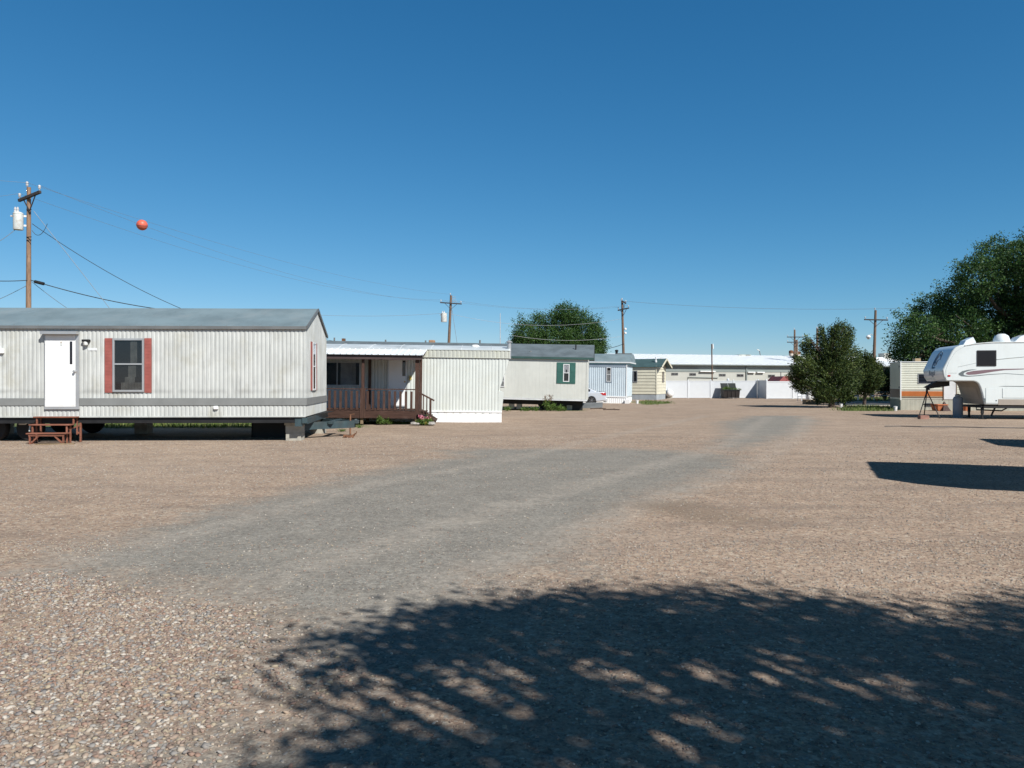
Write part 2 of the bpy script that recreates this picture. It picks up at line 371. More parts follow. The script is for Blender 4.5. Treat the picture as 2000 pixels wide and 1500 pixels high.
def ground_mat():
    m, N, L, B = nodes('gravel_ground')
    tc = N.new('ShaderNodeTexCoord').outputs['Object']
    def at(n):
        a = N.new('ShaderNodeAttribute'); a.attribute_name = n; return a.outputs['Fac']
    def vor(scale, feat='F1'):
        v = N.new('ShaderNodeTexVoronoi'); v.feature = feat; v.inputs['Scale'].default_value = scale; L.new(tc, v.inputs['Vector']); return v
    def ramp(val, stops):
        r = N.new('ShaderNodeValToRGB'); e = r.color_ramp.elements
        while len(e) < len(stops): e.new(.5)
        for i, (p, c) in enumerate(stops): e[i].position = p; e[i].color = (*c, 1)
        L.new(val, r.inputs[0]); return r.outputs[0]
    def rand(v):
        s = N.new('ShaderNodeSeparateColor'); L.new(v.outputs['Color'], s.inputs[0]); return s.outputs[0]
    n1 = noise(N, L, tc, .9, 5, .6); n2 = noise(N, L, tc, 5.0, 4, .6); n3 = noise(N, L, tc, .18, 4, .6)
    wob = math_(N, L, 'ADD', math_(N, L, 'MULTIPLY', math_(N, L, 'SUBTRACT', n1, .5), 2.1), math_(N, L, 'MULTIPLY', math_(N, L, 'SUBTRACT', n2, .5), 1.2))
    pink = [(0,(0.130,0.089,0.070)),(.22,(0.276,0.192,0.139)),(.45,(0.380,0.277,0.200)),(.62,(0.432,0.330,0.244)),(.78,(0.311,0.223,0.165)),(.9,(0.518,0.438,0.339)),(1,(0.233,0.223,0.209))]
    grey = [(0,(0.104,0.101,0.092)),(.3,(0.185,0.183,0.166)),(.55,(0.229,0.230,0.208)),(.8,(0.200,0.195,0.173)),(.93,(0.348,0.343,0.308)),(1,(0.163,0.179,0.181))]
    va, vb, vc = vor(26), vor(60), vor(110)
    cp = mixcol(N, L, ramp(rand(va), pink), ramp(rand(vb), pink), .5)
    cg = mixcol(N, L, ramp(rand(vb), grey), ramp(rand(vc), grey), .55)
    # broad tone changes: tyre-worn streaks and dusty patches
    mp = N.new('ShaderNodeMapping'); mp.inputs['Rotation'].default_value = (0, 0, R(28)); mp.inputs['Scale'].default_value = (.35, 1.5, 1); L.new(tc, mp.inputs[0])
    st = noise(N, L, mp.outputs[0], 1.1, 5, .6)
    cp = mixcol(N, L, cp, (0.229,0.176,0.140), math_(N, L, 'MULTIPLY', maprange(N, L, st, .42, .72), .7))
    cp = mixcol(N, L, cp, (0.440,0.348,0.271), math_(N, L, 'MULTIPLY', maprange(N, L, n3, .42, .68), .3))
    cg = mixcol(N, L, cg, (0.304,0.281,0.239), math_(N, L, 'MULTIPLY', maprange(N, L, st, .48, .72), .5))
    road = maprange(N, L, math_(N, L, 'ADD', at('road_sd'), wob), -.75, .7)
    c = mixcol(N, L, cp, cg, math_(N, L, 'MULTIPLY', road, .80))
    tr = maprange(N, L, math_(N, L, 'ADD', at('track_d'), math_(N, L, 'MULTIPLY', wob, .22)), .10, .42, 1, 0)
    c = mixcol(N, L, c, (.36,.315,.265), math_(N, L, 'MULTIPLY', math_(N, L, 'MULTIPLY', tr, .42), maprange(N, L, n2, .3, .6)))
    brown = maprange(N, L, math_(N, L, 'ADD', at('brown_sd'), wob), -.4, .5)
    c = mixcol(N, L, c, (.22,.165,.12), math_(N, L, 'MULTIPLY', brown, .65))
    gr = maprange(N, L, math_(N, L, 'ADD', at('grass_sd'), math_(N, L, 'MULTIPLY', wob, .9)), -.3, .5)
    cgr = ramp(n2, [(0,(.10,.08,.05)),(.45,(.075,.10,.03)),(.6,(.10,.15,.04)),(1,(.2,.2,.08))])
    c = mixcol(N, L, c, cgr, math_(N, L, 'MULTIPLY', gr, .9))
    # grain at every size, so the ground never turns into a smooth sheet
    gn = noise(N, L, tc, 14.0, 8, .85); g2 = noise(N, L, tc, 1.6, 8, .8)
    k = math_(N, L, 'MULTIPLY', maprange(N, L, gn, .36, .66, .66, 1.32, False), maprange(N, L, g2, .36, .66, .86, 1.14, False))
    sp = N.new('ShaderNodeVectorMath'); sp.operation = 'SCALE'; L.new(c, sp.inputs[0]); L.new(k, sp.inputs['Scale']); c = sp.outputs[0]
    L.new(c, B.inputs['Base Color']); B.inputs['Roughness'].default_value = .92; B.inputs['Specular IOR Level'].default_value = .15
    h = math_(N, L, 'ADD', math_(N, L, 'MULTIPLY', va.outputs['Distance'], .6), math_(N, L, 'MULTIPLY', vb.outputs['Distance'], .35))
    b = N.new('ShaderNodeBump'); b.invert = True; b.inputs['Strength'].default_value = .35; b.inputs['Distance'].default_value = .02
    L.new(h, b.inputs['Height']); L.new(b.outputs[0], B.inputs['Normal'])
    return m
ground = np_mesh('ground', V, FQ, ground_mat()); tag(ground, kind='structure')
def setattr_f(o, n, a):
    t = o.data.attributes.new(n, 'FLOAT', 'POINT'); t.data.foreach_set('value', np.clip(a, -4, 4).astype(np.float32))
road_sd = np.maximum.reduce([poly_sd(xy, gp(q)) for q in (ROAD, ROAD2, ROAD3)])
setattr_f(ground, 'road_sd', road_sd)
def line_d(poly):
    p = np.array(gp(poly)); d = np.full(len(xy), 1e9)
    for a, b in zip(p[:-1], p[1:]):
        e = b-a; w = xy-a; t = np.clip((w@e)/(e@e), 0, 1); d = np.minimum(d, np.hypot(*(w-t[:, None]*e).T))
    return d
TRACKS = [[(520,1330),(760,1185),(1010,1078),(1260,985),(1480,905),(1560,850),(1580,815)], [(330,1190),(700,1080),(960,1000),(1200,930),(1420,870),(1500,815)], [(60,1120),(420,1030),(720,948),(980,900),(1200,850),(1380,812)]]
setattr_f(ground, 'track_d', np.minimum.reduce([line_d(q) for q in TRACKS]))
setattr_f(ground, 'brown_sd', poly_sd(xy, gp(BROWN)))
setattr_f(ground, 'grass_sd', np.maximum.reduce([poly_sd(xy, q) for q in GRASS_POLYS]))
# loose stones, too many to count: one object
t = (1+5**.5)/2
ICO = np.array([(-1,t,0),(1,t,0),(-1,-t,0),(1,-t,0),(0,-1,t),(0,1,t),(0,-1,-t),(0,1,-t),(t,0,-1),(t,0,1),(-t,0,-1),(-t,0,1)])/math.hypot(1, t)
ICF = np.array([(0,11,5),(0,5,1),(0,1,7),(0,7,10),(0,10,11),(1,5,9),(5,11,4),(11,10,2),(10,7,6),(7,1,8),(3,9,4),(3,4,2),(3,2,6),(3,6,8),(3,8,9),(4,9,5),(2,4,11),(6,2,10),(8,6,7),(9,8,1)])
def stones(n, ymin, ymax, smin, smax, keep):
    y = np.sqrt(rng.uniform(ymin**2, ymax**2, n)); x = rng.uniform(-.74, .74, n)*y
    p = np.stack([x, y], 1); k = keep(p); p = p[k]; n = len(p)
    s = smin+(smax-smin)*rng.random(n)**2.0
    sc3 = np.stack([s*rng.uniform(.75, 1.25, n), s*rng.uniform(.6, 1.0, n), s*rng.uniform(.28, .55, n)], 1)
    v = ICO[None]*(1+rng.uniform(-.34, .34, (n, 12, 1)))*sc3[:, None]
    tl = rng.uniform(-.5, .5, n); c, s_ = np.cos(tl), np.sin(tl)
    v = np.stack([v[..., 0]*c[:, None]-v[..., 2]*s_[:, None], v[..., 1], v[..., 0]*s_[:, None]+v[..., 2]*c[:, None]], -1)
    a = rng.uniform(0, 6.283, n); c, s_ = np.cos(a), np.sin(a)
    v = np.stack([v[..., 0]*c[:, None]-v[..., 1]*s_[:, None], v[..., 0]*s_[:, None]+v[..., 1]*c[:, None], v[..., 2]], -1)
    v += np.concatenate([p, (sc3[:, 2]*.35)[:, None]], 1)[:, None]
    return v
cpoly, rpoly = gp(COARSE), [gp(q) for q in (ROAD, ROAD2, ROAD3)]
def wobble(p): return .25*np.sin(p[:, 0]*2.3+1.7*np.sin(p[:, 1]*1.9))+.2*np.sin(p[:, 1]*4.1+p[:, 0]*3.0)
def k_coarse(p): return poly_sd(p, cpoly)+wobble(p)*.8+rng.normal(0, .22, len(p))-rng.exponential(.10, len(p)) > 0
def k_pink(p):
    sd = np.maximum.reduce([poly_sd(p, q) for q in rpoly])+wobble(p)
    return rng.random(len(p)) < np.where(sd > .1, .22, np.where(sd > -.3, .5, 1.0))
SV = np.concatenate([stones(150000, 2.7, 8.2, .006, .0215, k_coarse), stones(40000, 2.7, 7.5, .004, .012, k_pink), stones(34000, 7.0, 14.0, .005, .014, k_pink), stones(26000, 13.0, 22.0, .007, .018, k_pink)])
def stone_mat():
    m, N, L, B = nodes('river_pebbles')
    g = N.new('ShaderNodeNewGeometry'); r = N.new('ShaderNodeValToRGB'); e = r.color_ramp.elements
    cs = [(0.126,0.084,0.071),(0.252,0.176,0.139),(0.336,0.252,0.185),(0.210,0.210,0.206),(0.420,0.361,0.294),(0.294,0.218,0.168),(0.160,0.160,0.164),(0.504,0.462,0.403),(0.252,0.147,0.109),(0.361,0.302,0.210),(0.286,0.277,0.260),(0.202,0.143,0.118),(0.386,0.344,0.302)]
    while len(e) < len(cs): e.new(.5)
    for i, c in enumerate(cs): e[i].position = i/(len(cs)-1); e[i].color = (*c, 1)
    r.color_ramp.interpolation = 'CONSTANT'
    L.new(g.outputs['Random Per Island'], r.inputs[0])
    tc = N.new('ShaderNodeTexCoord').outputs['Object']
    c = mixcol(N, L, r.outputs[0], (.29,.235,.19), math_(N, L, 'MULTIPLY', noise(N, L, tc, 60, 3), .6))
    L.new(c, B.inputs['Base Color']); B.inputs['Roughness'].default_value = .75; B.inputs['Specular IOR Level'].default_value = .25
    return m
n = len(SV)
gravel = np_mesh('gravel', SV.reshape(-1, 3), (ICF[None]+12*np.arange(n)[:, None, None]).reshape(-1, 3), stone_mat())
gravel.data.shade_smooth() if hasattr(gravel.data, 'shade_smooth') else None
tag(gravel, 'loose tan and grey pebbles strewn over the driveway', 'gravel', kind='stuff')
# ------------------------------------------------------------------ foliage
def unit(v): return v/np.maximum(np.linalg.norm(v, axis=-1, keepdims=True), 1e-9)
def leaf_quads(c, size, aspect=.5, dirs=None, spread=1.0):
    n = len(c); d = unit(rng.normal(size=(n, 3)))
    if dirs is not None: d = unit(dirs+spread*d)
    s = unit(np.cross(d, unit(rng.normal(size=(n, 3)))))
    l = (size*rng.uniform(.6, 1.3, n))[:, None]; w = l*aspect
    return np.stack([c-d*l*.5, c+s*w*.5-d*l*.05, c+d*l*.5, c-s*w*.5-d*l*.05], 1)
def leaf_obj(name, q, mat, parent=None):
    return np_mesh(name, q.reshape(-1, 3), np.arange(4*len(q)).reshape(-1, 4), mat, parent)
def crown(lobes, n_clusters, per, sigma, size, aspect=.5, shell=.5, droop=0.0, zs=1.0):
    L_ = np.array(lobes, float); w = (L_[:, 3]*L_[:, 4]*L_[:, 5])**(2/3); w /= w.sum()
    i = rng.choice(len(L_), n_clusters, p=w); d = unit(rng.normal(size=(n_clusters, 3)))
    r = shell+(1-shell)*rng.random(n_clusters)**.6
    r = r*(.94+.24*np.sin(d[:, 0]*7+i)*np.sin(d[:, 1]*5+i*1.3)+.18*np.sin(d[:, 2]*9+d[:, 1]*6+i*2)) + rng.exponential(.035, n_clusters)
    c = L_[i, :3]+d*r[:, None]*L_[i, 3:6]
    k = rng.integers(per//2, per*3//2+1, n_clusters); j = np.repeat(np.arange(n_clusters), k)
    # each cluster is a twig spray: leaves strung along a direction
    td = unit(d*.8+rng.normal(0, .7, (n_clusters, 3))+np.array([0, 0, .15-droop]))
    tt = rng.normal(0, 1, len(j))
    td[:, 2] *= zs
    pts = c[j]+td[j]*(tt*sigma*1.3)[:, None]+rng.normal(0, sigma*.5, (len(j), 3))*np.array([1, 1, zs])
    return leaf_quads(pts, size, aspect, td[j], 1.2)
def limbs(base, lobes, r0, top):
    b = MB(); base = Vector(base); top = Vector(top)
    mid = base.lerp(top, .5)+Vector((.04, .05, 0))*(top-base).length
    b.tube([base-Vector((0,0,.05)), base+Vector((0,0,.15)), base.lerp(mid, .5), mid, top], [r0*1.5, r0*1.15, r0, r0*.75, r0*.3], 10)
    for l in lobes:
        c = Vector(l[:3]); s = base.lerp(top, .35+.4*random.random())
        m = s.lerp(c, .5)+Vector((random.uniform(-.2, .2), random.uniform(-.2, .2), -.1*(c-s).length))
        b.tube([s, m, c], [r0*.5, r0*.32, r0*.08], 6)
        for q in range(3):
            e = c+Vector((random.uniform(-1, 1)*l[3], random.uniform(-1, 1)*l[4], random.uniform(-.2, .9)*l[5]))*.85
            b.tube([m.lerp(c, .6), (m+e)/2+Vector((0,0,.1)), e], [r0*.2, r0*.12, r0*.03], 5)
    return b
def px_lobes(lst, D, org, dj=1.0, k=1.0):
    out = []
    for i, (x, y, rx, ry) in enumerate(lst):
        dd = ((i*37) % 7/6-.5)*dj; c = P(x, y, D+dd)-Vector(org); s = D/F
        out.append((*c, rx*s*k, (rx+ry)*.5*s*k, ry*s*k))
    return out
def tree(name, label, base, lobes, r0, top, mat, ncl, per, sig, size, aspect=.5, shell=.5, droop=0.0, group=None, cat='tree', zs=1.0):
    o = thing(name, label, cat, loc=base, group=group)
    limbs((0, 0, 0), lobes, r0, top).build('trunk', mt['bark'], o, smooth=True)
    leaf_obj('crown', crown(lobes, ncl, per, sig, size, aspect, shell, droop, zs), mat, o)
    return o
# elm behind the mobile homes
D = 84; bx = P(1100, HOR, D); base = (bx.x, D, 0)
lob = px_lobes([(1022,655,26,40),(1012,672,18,25),(1053,640,24,34),(1098,632,42,40),(1108,615,26,24),(1140,648,36,46),(1164,660,24,40),(1085,668,50,36),(1045,676,36,26),(1130,680,50,30),(1172,686,16,22),(1120,690,60,25),(1060,690,45,25)], D, base, 4, .84)
tree('elm_tree', 'bushy green elm with a several-humped crown rising behind the green-shuttered trailer', base, lob, .35, (0, 0, 6.5), mt['leaf_elm'], 7000, 13, .24, .17, .5, .5)
# big dark tree on the right
D = 56; bx = P(1985, HOR, D); base = (bx.x, D, 0)
lob = px_lobes([(1785,650,38,42),(1768,676,20,26),(1822,618,46,44),(1868,590,44,44),(1905,545,40,48),(1938,506,34,42),(1980,502,36,34),(2035,508,60,56),(1870,650,60,52),(1935,610,60,60),(1990,560,60,60),(2070,575,90,90),(1830,680,52,30),(1985,660,80,70),(2080,650,90,90),(1748,690,12,14),(1775,703,26,20),(1815,706,36,22),(1862,706,44,26),(1920,700,60,40)], D, base, 6)
tree('shade_tree', 'large dark green shade tree standing behind the white fifth wheel', base, lob, .45, (0, 0, 9.5), mt['leaf_big'], 11500, 16, .30, .17, .45, .45, .1, zs=.45)
# tree behind the photographer that throws the dappled shade in the foreground
sh = [(-.55,4.45,.42,4.6),(-.2,4.75,.5,5.2),(.45,4.85,.65,4.7),(1.1,5.05,.65,5.6),(1.0,4.55,.5,4.5),(1.9,4.9,.7,5.0),(2.3,4.35,.55,5.8),(2.9,4.55,.6,4.8),(3.9,4.75,.7,5.5),(4.7,4.75,.8,4.9),(3.2,4.0,.6,5.2),(4.4,3.8,.9,5.9),(.3,3.55,.45,5.2),(1.3,3.25,.7,4.6),(2.4,3.1,1.0,5.2),(-.55,3.05,.4,5.0),(-.1,2.75,.7,5.6),(3.4,2.9,.9,4.9),(5.5,4.6,1.0,5.3),(.8,2.2,1.0,5.4),(2.2,2.1,1.0,5.9),(5.4,3.5,1.1,5.6),(4.2,2.4,1.1,5.2)]
twigs = [(-1.05,4.62,.45,4.8),(-.85,4.25,.4,4.4),(-.7,4.98,.4,5.0),(-.1,5.3,.5,5.3),(.6,5.5,.5,5.0),(1.5,5.65,.5,5.5),(2.5,5.35,.45,5.0),(3.3,5.2,.5,5.2),(4.2,5.5,.5,5.6),(.1,5.05,.5,4.6),(2.0,5.6,.4,5.2),(-.95,3.95,.45,5.1),(5.0,5.5,.5,5.2)]
base = (5.8, -2.6, 0)
lob = [(x+SX*h-base[0], y-SY*h-base[1], h, r*.98, r*.92, r*.55) for x, y, r, h in sh]+[(x+SX*h-base[0], y-SY*h-base[1], h, r, .10, .08) for x, y, r, h in twigs]
tree('roadside_tree', 'spreading leafy tree beside the photographer, seen by its dappled shade on the gravel', base, lob, .28, (-.6, .6, 5.2), mt['leaf_near'], 6000, 10, .21, .10, .55, .25, zs=.3)
# juniper and the smaller one next to it
def conifer(name, label, px, D, lst, base_r, n, size):
    b = P(px, HOR, D); base = (b.x, D, 0); lob = px_lobes(lst, D, base, 1.2)
    o = thing(name, label, 'tree', loc=base)
    top = max(l[2]+l[5] for l in lob)
    b = MB(); b.tube([(0,0,-.05),(.03,0,.5),(-.03,.02,top*.5),(0,0,top*.93)], [base_r*1.3, base_r, base_r*.6, base_r*.12], 9)
    for l in lob:
        for q in range(5):
            s = Vector((0, 0, max(.35, (l[2]-.4)*random.uniform(.6, .95)))); e = Vector(l[:3])+Vector((random.uniform(-.8,.8)*l[3], random.uniform(-.8,.8)*l[4], random.uniform(-.3,.8)*l[5]))
            b.tube([s, s.lerp(e, .5)+Vector((0,0,-.08)), e], [base_r*.28, base_r*.18, .008], 5)
    b.build('trunk', mt['bark'], o, smooth=True)
    L_ = np.array(lob); L_[:, 3:6] *= .87; w = (L_[:, 3]*L_[:, 4]*L_[:, 5])**(2/3); w /= w.sum()
    i = rng.choice(len(L_), n, p=w); d = unit(rng.normal(size=(n, 3))); r = .35+.7*rng.random(n)**.5
    c = L_[i, :3]+d*(r*(1+.15*np.sin(9*d[:, 0]+5*d[:, 2]+i)))[:, None]*L_[i, 3:6]
    c = c[c[:, 2] > .28]; n = len(c)
    out = unit(np.stack([c[:, 0], c[:, 1], np.full(n, .9)], 1)+rng.normal(0, .5, (n, 3)))
    k = 9; tt = np.tile(np.linspace(-.5, 1, k), n)*.34; j = np.repeat(np.arange(n), k)
    pts = c[j]+out[j]*tt[:, None]+rng.normal(0, .035, (n*k, 3))
    leaf_obj('crown', leaf_quads(pts, size, .36, out[j], .75), mt['leaf_con'], o)
    return o
conifer('juniper_tree', 'olive green juniper with spiky tips and foliage almost to the gravel', 1624, 47.3,
        [(1634,652,12,18),(1606,660,9,18),(1655,660,10,18),(1580,682,14,18),(1632,680,30,26),(1605,700,30,26),(1652,700,26,28),(1575,720,28,26),(1625,725,40,30),(1560,738,15,20),(1655,735,30,30),(1590,750,32,22),(1640,758,34,24),(1562,752,12,14),(1615,770,30,18),(1648,776,18,14),(1566,764,6,8),(1603,781,12,9),(1634,640,4,13),(1606,648,4,11),(1655,647,4,13),(1580,666,4,11),(1622,646,4,12),(1646,641,4,11),(1668,690,6,6),(1546,738,6,5),(1672,715,7,6),(1559,700,7,6)], .17, 5200, .14)
conifer('juniper_tree', 'smaller rounded juniper just right of the tall spiky one', 1688, 51.5,
        [(1690,705,14,16),(1680,722,20,18),(1700,720,18,18),(1685,742,26,20),(1705,745,18,18),(1690,762,20,12)], .10, 2200, .14)
def shrub(name, label, base, lobes, mat, ncl, size, cat='shrub', stem=.02, per=7, group=None):
    o = thing(name, label, cat, loc=base, group=group)
    b = MB()
    for l in lobes: b.tube([(0, 0, -.02), (l[0]*.5, l[1]*.5, l[2]*.6), l[:3]], [stem, stem*.7, stem*.3], 5)
    b.build('stem', mt['bark'], o)
    leaf_obj('foliage', crown(lobes, ncl, per, size*.8, size, .45, .25), mat, o)
    return o
b = P(1728, HOR, 66); base = (b.x, 66, 0)
shrub('dark_bush', 'dark leafy bush between the small juniper and the ivory travel trailer', base, px_lobes([(1720,735,20,22),(1738,738,14,24),(1705,745,14,20),(1730,757,26,18),(1752,742,12,22)], 66, base, 1.5), mt['leaf_dark'], 2200, .16, stem=.05)
D = 42.4
for x, y, lst, lab, mm, n in ((1073,803,[(1068,790,7,8),(1078,793,8,7),(1073,798,9,5)],'green weed with a rusty top growing in front of the cream trailer','leaf_weed',150),
                           (1092,802,[(1092,797,8,5),(1100,798,5,4)],'low weed just right of the rusty-topped one','leaf_weed',70),
                           (1030,803,[(1026,799,9,3),(1045,799,8,3)],'creeping weed patch under the left part of the cream trailer','leaf_weed',80),
                           (991,802,[(991,798,7,4)],'small weed clump at the base of the white trailer corner','leaf_weed',50)):
    b = P(x, HOR, D); base = (b.x, D-.9, 0)
    lob = [(l[0], l[1], max(l[2], l[5]*.8), l[3], l[4], l[5]) for l in px_lobes(lst, D-.9, base, .3)]
    o = shrub('weed_plant', lab, base, lob, mt[mm], n, .075, cat='weed', stem=.008)
    if 'rusty top' in lab and 'with' in lab:
        for sx, sy, hh in ((1066, 779, .24), (1075, 777, .2)): leaf_obj('flower_or_seed_head', crown([(*(P(sx,sy,D-.9)-Vector(base)), .1, .1, hh)], 30, 6, .05, .06), mt['leaf_rust'], o)  # the weed's rusty seed heads, not petals
for x, y, lab in ((668,843,'tiny weed in the gravel left of the rusty jack'),(703,836,'tiny weed in the gravel right of the tongue')):
    q = G(x, y); shrub('weed_plant', lab, (q[0], q[1], 0), [(0,0,.04,.12,.08,.04)], mt['leaf_weed'], 26, .045, cat='weed', stem=.005)
# mown grass behind the near mobile home and along the far lane: one object
def blades(n, poly, h0, h1):
    p = np.array(poly); lo, hi = p.min(0), p.max(0); q = rng.uniform(lo, hi, (n*2, 2)); q = q[poly_sd(q, poly)+rng.normal(0, .25, len(q))+.35*np.sin(q[:, 0]*1.7+q[:, 1]) > .1][:n]; n = len(q)
    h = rng.uniform(h0, h1, n); a = rng.uniform(0, 6.283, n); w = .012+.012*rng.random(n)
    c = np.concatenate([q, np.zeros((n, 1))], 1); dx = np.stack([np.cos(a), np.sin(a), 0*a], 1)*w[:, None]
    tip = np.stack([rng.normal(0, .35, n)*h, rng.normal(0, .35, n)*h, h], 1)
    return np.stack([c-dx, c+dx, c+dx*.4+tip, c-dx*.4+tip], 1)
GB = [blades(5000, [(-15,25.9),(-6,26.4),(-6.3,31),(-16,32)], .05, .14)]
GB += [blades(2200, GRASS_POLYS[i], .06, .18) for i in (1, 2)]+[blades(700, GRASS_POLYS[3], .04, .15), blades(500, GRASS_POLYS[5], .03, .1)]
grass = leaf_obj('grass', np.concatenate(GB), leafmat('grass_blades', [(.06,.10,.02),(.10,.16,.03),(.22,.22,.08)], .25))
tag(grass, 'short patchy grass behind the trailers and along the lane', 'grass', kind='stuff')
# ------------------------------------------------------------------ building pieces
def end_xf(u0, sh=0.0): return lambda p: (u0-p[1]-sh*p[0], p[0], p[2])     # from a front-facing layout to the right-hand end wall
def put(b, xf, *a, **k):
    if xf: b.v = [xf(p) for p in b.v]
    return b.build(*a, **k)
def window(par, u0, u1, z0, z1, v, fm, xf=None, fw=.045, proud=.035, sash='h', split=.5, curtain=None, cmat=None, name='window'):
    b = MB()
    b.box(u0, u0+fw, v-proud, v, z0, z1).box(u1-fw, u1, v-proud, v, z0, z1)
    b.box(u0+fw, u1-fw, v-proud, v, z0, z0+fw).box(u0+fw, u1-fw, v-proud, v, z1-fw, z1)
    zm, um = z0+(z1-z0)*split, u0+(u1-u0)*split
    if sash == 'h': b.box(u0+fw, u1-fw, v-proud+.004, v-.006, zm-fw*.4, zm+fw*.4)
    if sash == 'v': b.box(um-fw*.4, um+fw*.4, v-proud+.004, v-.006, z0+fw, z1-fw)
    w = put(b, xf, name, mt[fm], par)
    put(MB().box(u0+fw, u1-fw, v-.004, v-.001, z0+fw, z1-fw), xf, 'interior', mt['dark'], w)
    if curtain:
        for a, c, zb, zt in curtain:
            n = 25; vs = []; fs = []
            for i in range(n):
                x = u0+fw+(u1-u0-2*fw)*(a+(c-a)*i/(n-1)); y = v-.010+.004*math.sin(i*1.9)
                vs += [(x, y, z0+fw+(z1-z0-2*fw)*zb), (x, y, z0+fw+(z1-z0-2*fw)*zt)]
            fs = [(2*i, 2*i+2, 2*i+3, 2*i+1) for i in range(n-1)]
            put(MB().add(vs, fs), xf, 'curtain', mt[cmat or 'curtain'], w)
    put(MB().box(u0+fw, u1-fw, v-.022, v-.018, z0+fw, z1-fw), xf, 'pane', mt['pane'], w)
    return w
def rect(fr, p, q, v=0.0):
    (ua, za), (ub, zb) = fr.hit(*p, v), fr.hit(*q, v)
    return min(ua, ub), max(ua, ub), min(za, zb), max(za, zb)
# ================================================================== the near mobile home
A = Frame(597, EYE*F/(862.5-HOR), 2.0); SH = .085; W = 4.3
o = A.empty('mobile_home', 'long off-white ribbed mobile home with red shutters and a white door, jacked up on blocks', 'mobile home')
zb = A.z(300, 814); ze = A.z(300, 639); UL = -19.0
uc = -SH*W
zr = A.z(613, 606, W/2)
roofz = lambda v: ze+(zr-ze)*(1-abs(v-W/2)/(W/2))
RD = .012
b = MB()
b.ribs(((UL, 0), (0, 0)), .112, RD, zb, ze-.01)
L_ = math.hypot(uc, W)
b.ribs(((0, 0), (uc, W)), .112, RD, zb, lambda t: roofz(t/L_*W)-.02)
b.add([(UL,0,zb),(UL,W,zb),(UL,W,ze),(UL,W/2,zr),(UL,0,ze)], [(0,1,2,3,4)])
b.add([(UL,W,zb),(uc,W,zb),(uc,W,ze),(UL,W,ze)], [(0,1,2,3)])
b.box(UL, -.002, -.02, .0, zb-.015, zb+.02)
b.build('wall', mt['siding'], o)
ov = .05
def roof_slab(v0, v1, z0, z1, th, ua=UL-.05, ub=.03):
    f = lambda v: ub-SH*v
    return [(ua,v0,z0),(f(v0),v0,z0),(f(v1),v1,z1),(ua,v1,z1),(ua,v0,z0+th),(f(v0),v0,z0+th),(f(v1),v1,z1+th),(ua,v1,z1+th)]
BF = [(0,3,2,1),(4,5,6,7),(0,1,5,4),(1,2,6,5),(2,3,7,6),(3,0,4,7)]
b = MB().add(roof_slab(-ov, W/2, ze-.01, zr, .045), BF).add(roof_slab(W/2, W+ov, zr, ze-.01, .045), BF)
rf = b.build('roof', mt['grey_roof'], o)
b = MB().box(UL, .035, -ov-.022, -ov+.0, ze-.05, ze+.03)
b.add([(UL,-ov,ze-.05),(.03,-ov,ze-.05),(.03,-.016,ze-.05),(UL,-.016,ze-.05)], [(0,1,2,3)])
for va, vb in ((-ov, W/2), (W/2, W+ov)):
    za, zb2 = (ze-.0, zr+.01) if va < 0 else (zr+.01, ze)
    b.bar((.045-SH*va, va, za), (.045-SH*vb, vb, zb2), .03, .085)
for u in np.arange(-17, -.3, .62): b.lathe([(.018,0),(.018,.012),(.006,.02)], (float(u)+random.uniform(-.1,.1), .02, ze+.045), 8)
b.build('roof_edge', mt['roof_edge'], rf)
z0, z1 = A.z(450, 791.5), A.z(450, 777.5)
tr = MB()
ud0, ud1, zd0, zd1 = rect(A, c1(392,410), c1(690,1055))
tr.box(UL, ud0-.005, -RD-.02, -RD, z0, z1).box(ud1+.005, .034, -RD-.02, -RD, z0, z1)
tr.add([tuple(q) for q in [(.014,-.034,z0),(.034,-.034,z0),(uc+.034,W,z0),(uc+.014,W,z0),(.014,-.034,z1),(.034,-.034,z1),(uc+.034,W,z1),(uc+.014,W,z1)]], BF)
tr.build('belt_trim', mt['grey_trim'], o)
# door
d = MB()
ul, ur, zl, zu = rect(A, c1(398,418), c1(662,1035))
fr = MB().box(ud0, ul, -RD-.05, -RD, zd0, zd1).box(ur, ud1, -RD-.05, -RD, zd0, zd1).box(ul, ur, -RD-.05, -RD, zd0, zl).box(ul, ur, -RD-.05, -RD, zu, zd1)
fr.box(ud0-.03, ud1+.01, -RD-.20, -RD-.051, zu+.02, zu+.095)
fo = fr.build('door', mt['alu'], o)
MB().box(ul+.004, ur-.004, -RD-.045, -RD-.01, zl+.004, zu-.004).build('door_leaf', mt['white'], fo, bevel=.004)
s = rect(A, c1(612,472), c1(634,668)); MB().box(s[0], s[1], -RD-.049, -RD-.046, s[2], s[3]).build('slit_pane', mt['slit'], fo)
um_, zm_ = A.hit(*c1(540,490)); MB().box(um_-.025, um_+.025, -RD-.056, -RD-.046, zm_-.06, zm_+.05).build('knocker', mt['can'], fo)
b = MB()
for z_ in (zl+.03, zl+.16): b.box(ul+.03, ur-.03, -RD-.0475, -RD-.0455, z_, z_+.008)
b.build('kick_plate', mt['can'], fo)
for z_ in (zl+.2, (zl+zu)/2, zu-.25): MB().box(ul-.012, ul+.012, -RD-.058, -RD-.0465, z_, z_+.09).build('hinge', mt['alu'], fo)
u, z = A.hit(*c1(658,730))
MB().lathe([(.035,0),(.035,.012),(.014,.02),(.014,.04),(.03,.05),(.036,.07),(.026,.085)], (0,0,0), 14, 'y').build('handle', mt['alu'], fo, smooth=True, loc=(u, -RD-.046, z)).rotation_euler.z = math.pi
